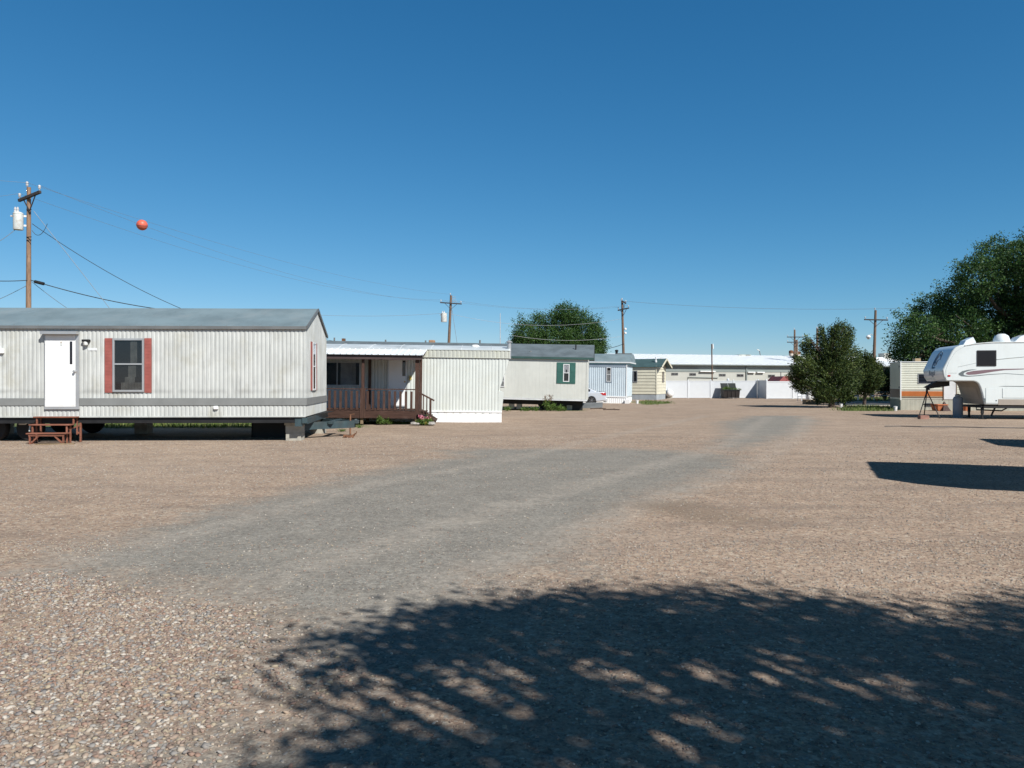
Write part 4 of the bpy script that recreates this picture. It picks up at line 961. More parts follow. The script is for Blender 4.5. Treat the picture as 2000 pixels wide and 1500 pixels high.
for i in range(m_):
    za, zb_ = zk+(ze-zk)*i/n, zk+(ze-zk)*(i+1)/n
    hw = WE/2 if zb_ <= ze+.01 else max(.05, WE/2*(1-(zb_-ze)/(zr-ze)))
    b.add([(.035,WE/2-hw,za+.012),(.035,WE/2+hw,za+.012),(.004,WE/2+hw,zb_),(.004,WE/2-hw,zb_),(-.02,WE/2-hw,za+.012),(-.02,WE/2+hw,za+.012),(-.02,WE/2+hw,zb_),(-.02,WE/2-hw,zb_)],
          [(0,1,2,3),(7,6,5,4),(0,4,5,1),(1,5,6,2),(2,6,7,3),(3,7,4,0)])
b.box(UL, -.021, .021, WE, zk, ze); b.prism([(.02, ze), (WE, ze), (WE/2, zr-.02)], UL, -.021, 'x')
b.box(-.05, .045, -.045, .05, zk, ze).box(-.02, .04, WE-.05, WE+.02, zk, ze)
b.build('wall', mt['yellow_siding'], o)
MB().box(UL, .0, -.0, WE, -.02, zk).build('skirting', mt['grey_skirt'], o)
ub = .55; ze_ = ze-.12
b = MB().add(slab(-.15, WE/2, ze_, zr+.02, .06, UL, ub), BF).add(slab(WE/2, WE+.35, zr+.02, ze_, .06, UL, ub), BF)
rf = b.build('roof', mt['green_roof'], o)
b = MB()
for va, vb, za, zb_ in ((-.17, WE/2, ze_+.0, zr+.03), (WE/2, WE+.37, zr+.03, ze_)): b.bar((ub+.02, va, za), (ub+.02, vb, zb_), .04, .17)
b.build('bargeboard', mt['yellow_siding'], rf)
u, z = Ef.hit(*c4(1735,360), .9); MB().tube([(u,.9,z-.1),(u,.9,z+.45)], .06, 10).lathe([(.11,0),(.11,.15),(.03,.2)], (u,.9,z-.05), 10).build('vent_pipe', mt['white_metal'], rf)
s = rect(Ef, c4(1440,455), c4(1542,577)); window(o, *s, -.037, 'alu', sash='v', split=.6, curtain=[(.0,.35,0,1)], fw=.06)
(va, z1), (vb, z0) = Ef.hit_end(*c4(1800,465), 0), Ef.hit_end(*c4(1816,575), 0)
print('cabin end window', va, vb)
va, vb = max(.7, min(va, vb)), min(WE-.5, max(va, vb)); window(o, va, vb, z0, z1, -.037, 'brown_wood', end_xf(0), sash=None, curtain=[(0,1,0,1)], cmat='tan_stripe')
# ================================================================== long warehouse
Wf = Frame(1310, 100, 17)
o = Wf.empty('warehouse', 'long low grey warehouse with a bright white roof beyond the vinyl fence', 'warehouse')
UL, UR, WW = -14, 40, 20; ze = Wf.z(1420, 712.3); zm = Wf.z(1420, 726.5); zr = Wf.z(1400, 694.6, WW/2)
MB().box(UL, UR, 0, WW, -.05, zm).build('wall', mt['ware_low'], o)
b = MB().box(UL, UR, -.05, WW, zm+.001, ze).prism([(0, ze), (WW, ze), (WW/2, zr-.05)], UL, UR, 'x'); b.build('upper_band', mt['ware_top'], o)
b = MB().add(slab(-.5, WW/2, ze-.08, zr, .12, UL-.3, UR+.3), BF).add(slab(WW/2, WW+.5, zr, ze-.08, .12, UL-.3, UR+.3), BF)
rf = b.build('roof', mt['white_roof'], o)
b = MB()
for u in np.arange(UL, UR, 1.0): b.bar((float(u), -.5, ze+.05), (float(u), WW/2, zr+.13), .05, .03)
b.build('roof_seam', mt['white_roof'], rf)
MB().box(UL, UR, -.62, -.52, ze-.12, ze+.02).build('gutter', mt['ware_top'], rf)
for x0, y0, x1, y1 in ((555,441,620,464),(732,443,795,468),(1020,451,1085,474),(1195,453,1260,479),(1500,459,1565,486)):
    s = rect(Wf, c5(x0,y0), c5(x1,y1)); w = window(o, *s, -.02, 'roof_edge', sash='v', fw=.06, split=.5)
for x, y in ((865,426),(938,427),(1327,435),(1418,436)):
    u, z = Wf.hit(*c5(x,y)); MB().box(u-.6, u+.6, -.35, -.055, z-.06, z+.06).build('strip_lamp', mt['white'], o)
u = Wf.u(c5(1285,0)[0]); MB().box(u-.07, u+.07, -.18, -.06, 0, ze-.1).build('downspout', mt['ware_top'], o)
p0, p1 = Wf.hit(*c5(715,484)), Wf.hit(*c5(1008,490)); MB().tube([(p0[0],-.1,0),(p0[0],-.1,p0[1]),(p1[0],-.1,p1[1])], .05, 6).build('pipe', mt['ware_top'], o)
for x, w in ((1208,.2),(1255,.9),(1285,.5)):
    u, z = Wf.hit(*c5(x,272), WW/2); MB().box(u-w, u+w, WW/2-.6, WW/2+.6, z-.2, z+.12).build('roof_unit', mt['ware_low'], rf)
# brown block far right, red-roofed shed, tanks
D = 118; s0, s1 = P(1690,718,D), P(1752,745,D)
o = thing('brown_building', 'tan brown flat building with a white roof far behind the small juniper', 'building', loc=(s0.x, D, 0))
w_ = s1.x-s0.x; zt = P(0,709.5,D).z
MB().box(0, w_, 0, 10, -.05, zt).build('wall', mt['brown_wall'], o)
rf = MB().box(-.3, w_+.3, -.3, 10, zt, P(0,702,D).z).box(2.2, w_-1.5, 1, 8, P(0,702,D).z, P(0,697.5,D).z).build('roof', mt['white_roof'], o)
a, c = P(1721,690,D+4), P(1735,702,D+4); MB().box(a.x-s0.x, c.x-s0.x, 3, 5, P(0,703,D).z, P(0,690,D+4).z).build('roof_unit', mt['ware_low'], rf)
D = 88; a, c = P(1516,736.5,D), P(1556,744,D)
o = thing('red_roofed_shed', 'low shed with a red metal roof peeping over the vinyl fence', 'shed', loc=(a.x, D, 0))
w_ = c.x-a.x; MB().box(.2, w_-.2, .3, 4, -.05, c.z-.1).build('wall', mt['ware_low'], o)
MB().prism([(0, c.z-.15), (.25, c.z-.15), (.9, a.z+.1), (w_-.6, a.z+.1), (w_, c.z-.15)], 0, 4.3).build('roof', mt['red_roof'], o)
a = P(1531,726,D); MB().tube([(a.x-P(1516,0,D).x,1,1.5),(a.x-P(1516,0,D).x,1,a.z)], .05, 6).build('vent_pipe', mt['roof_edge'], o)
D = 230
for x0, x1, y, lab in ((1541,1549,684,'pale storage tank with a rusty rim, left one behind the warehouse roof'),(1550,1563,686,'wider storage tank just right of the rusty-rimmed one')):
    a, c = P(x0,y,D), P(x1,y,D); r = (c.x-a.x)/2
    o = thing('storage_tank', lab, 'tank', loc=((a.x+c.x)/2, D, 0))
    MB().lathe([(r,-.05),(r,a.z-1)], n=24).build('shell', mt['silo'], o, smooth=True)
    MB().lathe([(r*1.06,a.z-1),(r*1.06,a.z-.2),(r*.3,a.z)], n=24).build('rim', mt['rust'], o)
# ================================================================== vinyl fence
def fence(name, label, pts, n, top=1.78, gate=False):
    (x0, y0), (x1, y1) = pts; L = math.hypot(x1-x0, y1-y0)
    o = thing(name, label, 'fence', loc=(x0, y0, 0), rz=math.atan2(y1-y0, x1-x0)); s = L/n
    for i in range(n):
        b = MB().box(i*s+.065, (i+1)*s-.065, -.02, .02, .10, top-.10)
        for k in range(1, 14): b.box(i*s+.065+(s-.13)*k/14-.004, i*s+.065+(s-.13)*k/14+.004, -.024, -.0201, .12, top-.12)
        b.build('panel', mt['vinyl'], o)
        MB().box(i*s+.065, (i+1)*s-.065, -.04, .04, top-.10, top-.0).box(i*s+.065, (i+1)*s-.065, -.04, .04, .03, .12).build('rail', mt['vinyl'], o)
    for i in range(n+1):
        MB().box(i*s-.065, i*s+.065, -.065, .065, -.05, top+.05).add([(i*s-.08,-.08,top+.05),(i*s+.08,-.08,top+.05),(i*s+.08,.08,top+.05),(i*s-.08,.08,top+.05),(i*s,0,top+.12)], [(0,1,4),(1,2,4),(2,3,4),(3,0,4),(3,2,1,0)]).build('post', mt['vinyl'], o)
    return o
D = EYE*F/(777.8-HOR); xa, xb = P(1301,0,D).x, P(1477,0,D).x
fence('vinyl_fence', 'white vinyl fence run behind the dumpster, with flat panels and capped posts', [(xa, D+.3), (xb, D)], 4)
xc = P(1487,0,D-2.45).x
fence('vinyl_fence', 'short white vinyl fence wing jutting towards the driveway right of the dumpster', [(xb+.15, D-.15), (xb+.17, D-2.5)], 1, 1.82)
xd = P(1650,0,D-2.6).x
fence('vinyl_fence', 'white vinyl fence run right of the jutting wing, ending behind the juniper', [(xb+.17, D-2.65), (xd, D-2.65)], 3, 1.72)
# dumpster
q = G(*c5(1132,692)); o = thing('dumpster', 'dark open dumpster with its ribbed lid thrown back, before the white vinyl fence', 'dumpster', loc=(q[0], q[1], 0), rz=-.04)
s = q[1]/F; w = 31*s/2; dp = 1.2; h = 17.5*s
bx = [(-w*.93,-dp*.5),(w*.93,-dp*.5),(w*.93,dp*.5),(-w*.93,dp*.5)]; tp = [(-w,-dp*.55),(w,-dp*.55),(w,dp*.55),(-w,dp*.55)]
b = MB().add([(*p, .08) for p in bx]+[(*p, h) for p in tp]+[(p[0]*.92, p[1]*.92, h) for p in tp]+[(p[0]*.9, p[1]*.9, .2) for p in bx], [(3,2,1,0),(0,1,5,4),(1,2,6,5),(2,3,7,6),(3,0,4,7),(4,5,9,8),(5,6,10,9),(6,7,11,10),(7,4,8,11),(12,13,14,15),(8,9,13,12),(9,10,14,13),(10,11,15,14),(11,8,12,15)])
for x in (-w*.5, 0, w*.5): b.box(x-.03, x+.03, -dp*.55-.02, -dp*.5, .15, h-.1)
b.build('bin', mt['bin_body'], o)
b = MB().box(-w*1.05, w*1.05, -dp*.6, -dp*.5, h-.07, h+.01).box(-w*1.05, w*1.05, dp*.5, dp*.6, h-.07, h+.01).box(-w*1.1,-w*.95,-dp*.5,dp*.5,h-.07,h+.01).box(w*.95,w*1.1,-dp*.5,dp*.5,h-.07,h+.01); b.build('rim', mt['bin_lid'], o)
for x0, x1 in ((-w*.95, -.02), (.02, w*.95)):
    b = MB().add([(x0,dp*.5,h+.02),(x1,dp*.5,h+.02),(x1,dp*.85,h+.64),(x0,dp*.85,h+.64),(x0,dp*.54,h+.02),(x1,dp*.54,h+.02),(x1,dp*.89,h+.64),(x0,dp*.89,h+.64)], BF)
    for k in range(7):
        x = x0+(x1-x0)*(k+.5)/7; b.bar((x,dp*.48,h+.05),(x,dp*.83,h+.62),.06,.05)
    b.build('lid', mt['bin_lid'], o)
shrub('cut_branches', 'green cut branches heaped in the open dumpster', (q[0], q[1], h-.35), [(-w*.6,-.2,.45,.35,.3,.22),(-w*.1,-.3,.38,.4,.3,.12),(w*.6,-.3,.35,.3,.3,.10),(-w*1.0,-.5,.36,.12,.1,.05),(w*1.02,-.5,.38,.14,.1,.06)], mt['leaf_weed'], 150, .1, cat='branches', stem=.015)
u = q[0]+.35; o = thing('white_lamp_post', 'short white post lamp behind the dumpster lid at the fence', 'lamp', loc=(u, q[1]+2.0, 0))
MB().tube([(0,0,0),(0,0,1.75)], .05, 8).build('post', mt['vinyl'], o); MB().lathe([(.05,0),(.13,.06),(.13,.2),(.06,.28)], (0,0,1.74), 12).build('lamp_head', mt['vinyl'], o, smooth=True)
# propane tank at the cabin
q = G(*c4(1880,748)); o = thing('propane_tank', 'white rounded propane tank at the end of the yellow cabin', 'propane tank', loc=(q[0], q[1], 0))
r = .36; prof = [(0.01,-.75-.3)]+[(r*math.sin(t), -.75-.3*math.cos(t)) for t in np.linspace(.15, 1.57, 6)]+[(r*math.cos(t), .75+.3*math.sin(t)) for t in np.linspace(0, 1.42, 6)]+[(.01, 1.05)]
b = MB().lathe(prof, (0,.6,r+.15), 20, 'y').lathe([(.1,0),(.1,.1),(.05,.16)], (0,.5,2*r+.13), 12); b.build('shell', mt['white'], o, smooth=True)
for y in (-.1, 1.2): MB().box(-.25, .25, y-.06, y+.06, -.01, .22).build('foot', mt['block'], o)
def bucket(label, px, py, sc_=1.0, name='bucket', mat='white'):
    q = G(px, py); o = thing(name, label, 'bucket', loc=(q[0], q[1], 0))
    MB().lathe([(.12*sc_,0),(.15*sc_,.32*sc_),(.165*sc_,.33*sc_),(.165*sc_,.36*sc_),(.15*sc_,.37*sc_)], n=18).build('body', mt[mat], o, smooth=True)
    MB().tube([(.16*sc_*math.cos(t), 0, .30*sc_+.12*sc_*math.sin(t)) for t in np.linspace(0, math.pi, 9)], .008, 5).build('handle', mt['alu'], o); return o
bucket('white bucket on the grass between cabin and blue trailer', 1244.5, 788.5, .7)
bucket('white bucket beside the juniper trunk', 1642.5, 796.5, .65)
bucket('white upturned bucket at the corner of the ivory travel trailer', 1749, 802.3, .65)
# planter with white containers behind the juniper
q = G(1584, 789.6); o = thing('timber_planter', 'low weathered timber box left of the juniper trunk', 'planter', loc=(q[0], q[1], 0))
b = MB()
for x0, x1, y0, y1 in ((-.5,.5,-.35,-.30),(-.5,.5,.30,.35),(-.5,-.45,-.3,.3),(.45,.5,-.3,.3)): b.box(x0, x1, y0, y1, -.01, .34)
b.box(-.45, .45, -.3, .3, .2, .3); b.build('box', mt['raw_wood'], o, bevel=.01)
o = thing('water_jug', 'tall white plastic drum on the timber box by the juniper', 'drum', loc=(q[0]-.12, q[1], .3))
MB().lathe([(.2,0),(.2,.05),(.24,.1),(.24,.6),(.2,.66),(.1,.74),(.1,1.0)], n=18).build('body', mt['white'], o, smooth=True); MB().lathe([(.11,0),(.11,.08)], (0,0,1.0), 14).build('lid', mt['white'], o)
o = thing('small_jug', 'small white jug beside the tall drum on the timber box', 'jug', loc=(q[0]+.32, q[1]-.05, .3))
MB().lathe([(.13,0),(.14,.22),(.1,.3),(.05,.34)], n=16).build('body', mt['white'], o, smooth=True); MB().lathe([(.055,0),(.055,.05)], (0,0,.34), 10).build('lid', mt['white'], o)
q = G(1566, 783); o = thing('lawn_chair', 'white plastic chair half hidden behind the left edge of the juniper', 'chair', loc=(q[0], q[1], 0), rz=.4)
MB().box(-.25,.25,-.24,.24,.40,.44).build('seat', mt['vinyl'], o, bevel=.02)
b = MB().add([(-.25,.22,.44),(.25,.22,.44),(.24,.36,.95),(-.24,.36,.95),(-.25,.26,.44),(.25,.26,.44),(.24,.40,.95),(-.24,.40,.95)], BF); b.build('backrest', mt['vinyl'], o, bevel=.015)
for x in (-.22, .22):
    for y in (-.21, .21): MB().bar((x, y, .4), (x*1.15, y*1.15, 0), .05, .05).build('leg', mt['vinyl'], o)
    MB().box(x-.03, x+.03, -.22, .28, .62, .65).bar((x, -.2, .44), (x, -.2, .62), .04, .04).build('armrest', mt['vinyl'], o)
# lane, kerbs, rail, picnic table
D0, D1 = EYE*F/(792.5-HOR), EYE*F/(786.5-HOR); x0 = P(1652,0,D0).x
def sheet(name, x0, x1, y0, y1, z, m):
    o = MB().add([(x0,y0,z),(x1,y0,z),(x1+1,y1,z),(x0+1.5,y1,z)], [(0,1,2,3)]).build(name, mt[m]); return tag(o, kind='structure')
sheet('lane', x0, x0+30, D0, D1, .004, 'asphalt')
o = MB().box(x0+2, x0+30, D1+.01, D1+.25, -.05, .07).build('kerb', mt['curb']); tag(o, kind='structure')
o = MB().box(x0, x0+30, D0-.2, D0-.01, -.05, .05).build('kerb', mt['curb']); tag(o, kind='structure')
D = 67; o = thing('rail_fence', 'low white timber rail behind the smaller juniper', 'fence', loc=(P(1640,0,D).x, D, 0))
b = MB().box(0, 1.75, -.02, .02, .32, .50); b.build('rail', mt['white'], o)
for x in (.05, .85, 1.7): MB().box(x-.05, x+.05, .021, .12, -.02, .6).build('post', mt['white'], o)
q = G(1722, 782); o = thing('picnic_table', 'pale blue picnic table in the shade left of the ivory travel trailer', 'picnic table', loc=(q[0], q[1], 0), rz=-.2)
s = q[1]/F
MB().box(-1.05, 1.05, -.38, .38, .73, .78).build('table_top', mt['blue_bench'], o, bevel=.01)
for y in (-.72, .72): MB().box(-1.05, 1.05, y-.14, y+.14, .42, .46).build('bench', mt['blue_bench'], o, bevel=.01)
for x in (-.8, .8):
    MB().bar((x,-.75,0),(x,-.15,.73),.05,.1).bar((x,.75,0),(x,.15,.73),.05,.1).box(x-.024,x+.024,-.8,.8,.36,.42).build('leg', mt['blue_bench'], o)
D = 62; a = P(1713,743,D); o = thing('marker_post', 'thin orange marker post in front of the dark bush', 'post', loc=(a.x, D, 0)); zt = P(0,727,D).z
MB().tube([(0,0,-.02),(0,0,zt)], .035, 8).box(-.06,.06,-.045,-.036,zt-.75,zt-.05).build('shaft', mt['orange'], o)
# ================================================================== silver car
q = G(*c4(1055,812)); o = thing('parked_car', 'silver sedan parked nose-in behind the cream trailer', 'car', loc=(q[0], q[1]-.1, 0), rz=-.04)
# local: x to the right = rear; rear wheel centre at 0
b = MB()
low = [(-3.75,.35),(-3.7,.62),(-3.3,.76),(-2.35,.86),(-1.0,.90),(.35,.92),(.80,.94),(.98,.88),(1.02,.62),(1.05,.45),(1.0,.28),(.55,.22),(-3.4,.20)]
b.prism(low, 0, 1.66); body = b.build('body', mt['car_paint'], o, smooth=True, bevel=.09, seg=4, ang=25)
cab = [(-2.35,.85),(-1.55,1.30),(-1.0,1.38),(-.45,1.35),(.30,.99),(.35,.91)]
vs = []; n = len(cab)
for y, k in ((.06, 0), (1.60, 1)):
    for x, z in cab:
        t = (z-.85)/.5*.14; vs.append((x, y+t if k == 0 else y-t, z))
fs = [tuple(range(n)), tuple(range(2*n-1, n-1, -1))]+[(i, i+n, (i+1) % n+n, (i+1) % n) for i in range(n)]
MB().add(vs, fs).build('cabin', mt['car_paint'], o, smooth=True, bevel=.04, seg=3, ang=25)
def side(p, y0=.06): return [(x, y0-.006+(z-.85)/.5*.14, z) for x, z in p]
g = MB().add(side([(-2.1,.92),(-1.5,1.24),(-1.05,1.30),(-1.05,.93)]), [(0,1,2,3)]).add(side([(-.98,.93),(-.98,1.30),(-.5,1.28),(-.08,1.06),(-.12,.94)]), [(0,1,2,3,4)])
g.add([(-.40,.28,1.335),(-.40,1.38,1.335),(.27,1.48,1.015),(.27,.18,1.015)], [(0,1,2,3)]); g.add([(-2.28,.2,.90),(-2.28,1.46,.90),(-1.6,1.36,1.28),(-1.6,.30,1.28)], [(0,1,2,3)])
g.v = [(x, y, z+(.012 if (x > -.45 and .1 < y < 1.5 and z > 1.0) or x < -1.59 and y > .1 else 0)) for x, y, z in g.v]
g.build('window', mt['car_glass'], o)
for x in (0, -2.62):
    for y, sg in ((.02, -1), (1.64, 1)):
        MB().lathe([(.36,-.008),(.375,0),(.36,.008)], (x, y-.005*sg*-1, .33), 24, 'y').build('wheel_arch', mt['black_steel'], o)
        wy = y+.03*sg
        w = MB().lathe([(.2,-.1),(.29,-.1),(.315,-.07),(.315,.07),(.29,.1),(.2,.1)], (x, wy, .315), 28, 'y').build('wheel', mt['rubber'], o, smooth=True)
        r = MB().lathe([(.205,-.02),(.2,.03)], (x, wy+.075*sg, .315), 24, 'y')
        for k in range(7):
            a = k*2*math.pi/7; r.bar((x, wy+.10*sg, .315), (x+.19*math.cos(a), wy+.105*sg, .315+.19*math.sin(a)), .05, .02)
        r.build('rim', mt['chrome'], w)
for y0, y1 in ((-.01, .38), (1.28, 1.67)):
    MB().add([(.62,y0,.84),(1.03,y0,.86),(1.04,y0,.66),(.80,y0,.68),(.62,y1,.84),(1.03,y1,.86),(1.04,y1,.66),(.80,y1,.68)], [(0,1,2,3),(7,6,5,4),(0,4,5,1),(1,5,6,2),(2,6,7,3),(3,7,4,0)]).build('tail_light', mt['tail_red'], o)
MB().box(.86,1.10,.03,1.63,.27,.50).build('bumper', mt['car_paint'], o, bevel=.05)
MB().box(.6,1.03,.12,1.54,.945,.955).tube([(.9,.5,.2),(1.12,.5,.2)], .035, 8).build('exhaust', mt['roof_edge'], o)
# ================================================================== utility poles
def pole(label, top, foot_px, D, r, arms, mat='pole', group='utility poles', braces=True, extra=None, name='utility_pole', pin=True):
    t = P(*top, D); f = P(foot_px, HOR, D); f.z = 0; o = thing(name, label, 'utility pole', loc=f, group=group)
    lean = (t.x-f.x)/t.z; T = Vector((lean*t.z, 0, t.z))
    MB().tube([(0,0,-.05), T*.5, T], [r*1.25, r*1.05, r*.8], 12).build('shaft', mt[mat], o, smooth=True)
    tips = []
    for (pa, pb, dv) in arms:
        a, c = P(*pa, D)-f, P(*pb, D)-f; a.y -= r+.07+dv; c.y -= r+.07-dv
        ao = MB().bar(a, c, .10, .12).build('crossarm', mt['arm'], o)
        m = (a+c)/2
        if braces:
            bb = MB()
            for e in (a, c): bb.bar(m.lerp(e, .6), Vector((m.x, m.y, m.z-.65)), .03, .04)
            bb.build('brace', mt['arm'], o)
        for e, k in ((a.lerp(c, .04), 0), (c.lerp(a, .04), 1)):
            MB().lathe([(.02,.06),(.02,.14),(.055,.15),(.06,.19),(.04,.21),(.06,.23),(.055,.28),(.03,.31)], e, 10).build('insulator', mt['insul'], ao, smooth=True)
            tips.append(f+e+Vector((0,0,.30)))
    if pin: MB().tube([T+Vector((-.08,0,-.25)), T+Vector((-.08,0,.08))], .02, 6).lathe([(.05,0),(.06,.06),(.04,.09),(.06,.12),(.05,.18),(.02,.2)], T+Vector((-.08,0,.06)), 10).build('insulator', mt['insul'], o, smooth=True)
    return o, f, T, f+T, tips
def transformer(o, c, r, h):
    b = MB().lathe([(r*.96,0),(r,.03),(r,h*.85),(r*1.04,h*.86),(r*1.04,h*.9),(r*.7,h*.97),(r*.2,h)], c, 20); t = b.build('transformer', mt['can'], o, smooth=True)
    b = MB()
    for k in (-.45, .1): b.lathe([(.04,0),(.06,.05),(.04,.1),(.055,.14),(.03,.25)], Vector(c)+Vector((r*k, -r*.3, h*.93)), 8)
    b.box(c[0]-r-.12, c[0]-r, c[1]-.05, c[1]+.05, c[2]+h*.72, c[2]+h*.8); b.build('bushing', mt['insul'], t)
    return t
D1_ = 33.0
o1, f1, T1, top1, tip1 = pole('tan utility pole with a grey transformer standing behind the near mobile home', (57,366), 55, D1_, .10, [((35,391),(91,379.5),-.25)], 'pole_near')
a = P(39.5,450,D1_)-f1; transformer(o1, (a.x, -.12, a.z), .20, .80)
MB().bar((a.x+.2,-.05,a.z+.62),(0,0,a.z+.62),.04,.08).build('bracket', mt['white_metal'], o1); MB().bar((a.x+.2,-.05,a.z+.2),(0,0,a.z+.2),.04,.08).build('bracket', mt['white_metal'], o1)
b = MB()
for k, (y0) in enumerate((411,464,470)): 
    z = P(0,y0,D1_).z; b.tube([(.0,-.1,z),(.25,-.15,z)], .02, 6)
b.build('bracket_pin', mt['arm'], o1)
D2 = 80
o2, f2, T2, top2, tip2 = pole('leaning grey utility pole with a transformer rising above the white trailer', (881,577), 872, D2, .15, [((860,591.5),(902,594),.1)])
a = P(869,629,D2)-f2; transformer(o2, (a.x-.1, -.1, a.z), .32, 1.0)
b = MB(); 
for k in range(4): b.tube([T2+Vector((.1,-.1,-.2-.15*k)), T2+Vector((.5+.05*k,-.2,-.15-.2*k))], .02, 5)
b.build('cutout_switch', mt['insul'], o2)
D3 = 78
o3, f3, T3, top3, tip3 = pole('grey utility pole with double crossarms just right of the elm, behind the blue trailer', (1215,588), 1220, D3, .13, [((1207,606),(1227,602.5),-.3),((1213,589),(1223,592),.4)])
b = MB()
for py in (643, 651): c = P(1220,py,D3)-f3; b.lathe([(.03,-.1),(.13,-.05),(.13,.08),(.04,.14)], (c.x+.06,-.1,c.z), 10)
b.build('white_insulator', mt['white'], o3)
D4 = 77
t = P(1390,672,D4); o = thing('service_pole', 'thin brown service pole with a white top behind the vinyl fence', 'utility pole', loc=(P(1391.5,0,D4).x, D4, 0), group='utility poles')
MB().tube([(0,0,-.05),(t.x-P(1391.5,0,D4).x,0,t.z)], [.075,.06], 10).build('shaft', mt['pole'], o); MB().tube([(.05,-.06,t.z-.5),(.02,-.06,t.z+.02)], .06, 10).build('weatherhead', mt['white'], o)
D5 = 109
o5, f5, T5, top5, tip5 = pole('utility pole with two long crossarms left of the juniper top', (1552,644), 1551.5, D5, .15, [((1536,658.5),(1568,658.5),0),((1536,668.5),(1568,668.5),0)])
o, *_ = pole('shorter dark utility pole close behind the one with two long crossarms', (1556,664), 1556, D5+6, .2, [], pin=False)
D6 = 111
o6, f6, T6, top6, tip6 = pole('utility pole whose top shows just over the left shoulder of the juniper', (1596,641), 1596, D6, .17, [((1592,644),(1600,644),.6)])
D7 = 76
o7, f7, T7, top7, tip7 = pole('utility pole with a street light between the juniper and the shade tree', (1710,606), 1705, D7, .14, [((1686,624.5),(1732,625.5),0)])
a = P(1704,655,D7)-f7; c = P(1692,657,D7)-f7
MB().tube([(a.x,-.1,a.z),(a.x-.3,-.3,a.z+.12),(c.x,-.45,c.z)], .03, 8).build('lamp_arm', mt['insul'], o7)
MB().lathe([(.05,.12),(.14,.08),(.24,-.08),(.22,-.14),(.1,-.3),(.02,-.34)][::-1], (c.x,-.45,c.z), 14).build('lamp_head', mt['white_metal'], o7, smooth=True)
D = 120; a, c = P(1485.5,697,D), P(1482,683.5,D); o = thing('street_light', 'thin curved street light rising behind the warehouse roof', 'street light', loc=(a.x, D, 0))
MB().tube([(0,0,-.05),(0,0,a.z),(c.x-a.x+.1,0,c.z-.1)], .07, 8).build('pole', mt['roof_edge'], o); e = P(1478.5,682.6,D)
MB().tube([(c.x-a.x+.1,0,c.z-.1),(e.x-a.x,0,e.z)], .08, 8).build('lamp_head', mt['can'], o)
D = 82; a = P(977,612,D); o = thing('antenna_mast', 'slim pale mast left of the elm above the white trailer', 'mast', loc=(a.x, D, 0))
MB().tube([(0,0,-.05),(0,0,a.z*.6),(0,0,a.z)], [.06,.045,.03], 8).build('mast', mt['insul'], o)
# ------------------------------------------------------------------ wires
def wire(label, a, c, sag, r=.0065, mat='wire_alu', name='utility_wire', n=28, group='overhead wires'):
    a, c = Vector(a), Vector(c)
    o = MB().tube([a.lerp(c, t)-Vector((0,0,sag*4*t*(1-t))) for t in np.linspace(0, 1, n)], r, 5).build(name, mt[mat]); return tag(o, label, 'wire', group)
top1p = top1+Vector((-.08,0,.2))
W_ = 'thin overhead wire '
wire('uppermost thin wire from the tan pole, passing just above the orange ball', top1p, top2+Vector((0,0,.1)), .8)
wire('thin wire carrying the orange ball', tip1[1], tip2[1], 1.45)
wire('thin wire passing just under the orange ball', tip1[0], tip2[0], 1.2)
off = [Vector((-34, 24, z)) for z in (10.6, 9.9, 9.7)]
wire('thin wire running out of the photo leftwards from the tan pole top', off[0], top1p, .3)
wire('thin wire from the transformer pole to the left, under the topmost one', (-34, 26, 10.0), tip1[0], 1.1)
q1 = lambda px, py, D=D1_: P(px, py, D)
wire('sagging service cable dropping right from the tan pole to the roof line', q1(63,437), q1(357,604,36), .25, .014, 'wire')
wire('loop of slack cable on the right side of the tan pole', q1(63,450), q1(93,437), .35, .012, 'wire', n=12)
wire('striped guy wire dropping steeply right from the tan pole', q1(66,412), q1(222,612,34), .0, .012, 'wire_alu')
wire('black telephone cable slanting from the tan pole down to the roof line', q1(60,547), q1(305,603,35), .12, .02, 'wire')
wire('black telephone cable running left from the tan pole', q1(-90,541,31), q1(60,547), .1, .018, 'wire')
wire('thin lower cable falling right behind the roof from the tan pole', q1(62,550), q1(130,601,34), .03, .012, 'wire_alu')
wire('thin cable falling left from the tan pole', q1(-40,600,33), q1(52,558), .05, .012, 'wire_alu')
wire('faint cable left of the transformer', q1(-40,490,30), q1(32,447), .1, .012, 'wire_alu')
o = MB().tube([q1(68,550), q1(86,554.5)], .07, 8).build('cable_splice', mt['black_steel']); tag(o, 'black splice case on the telephone cable right of the tan pole', 'splice case')
for i, (a, c, s, l) in enumerate(((tip2[1], tip3[0], .5, 'highest thin wire between the leaning pole and the double-arm pole'), (tip2[0], tip3[1], .7, 'lower thin wire between the leaning pole and the double-arm pole'),
        (P(876,612,D2), P(1218,622,D3), 1.0, 'pale service cable crossing in front of the upper elm crown'), (P(1000,655,76), P(1219,656,D3), .5, 'pale service cable crossing in front of the lower elm crown'))):
    wire(l, a, c, s, .008 if i < 2 else .012, 'wire_alu' if i < 2 else 'insul')
wire('short dark cable left of the double-arm pole near the blue trailer roof', P(1190,680,74), P(1219,671,D3), .05, .03, 'wire')
wire('guy wire on the right of the leaning pole', P(883,605,D2), P(893,672,D2), 0, .02, 'wire_alu')
wire('long faint wire crossing the sky from the double-arm pole to the right', top3, P(2150,582,62), .9, .012)
wire('faint wire running left from the leaning pole behind the near mobile home', P(560,612,70), P(876,611,D2), .3, .014)
wire('faint cable rising left behind the white trailer roof', P(560,648,48), P(730,676,48), .1, .014, 'wire')
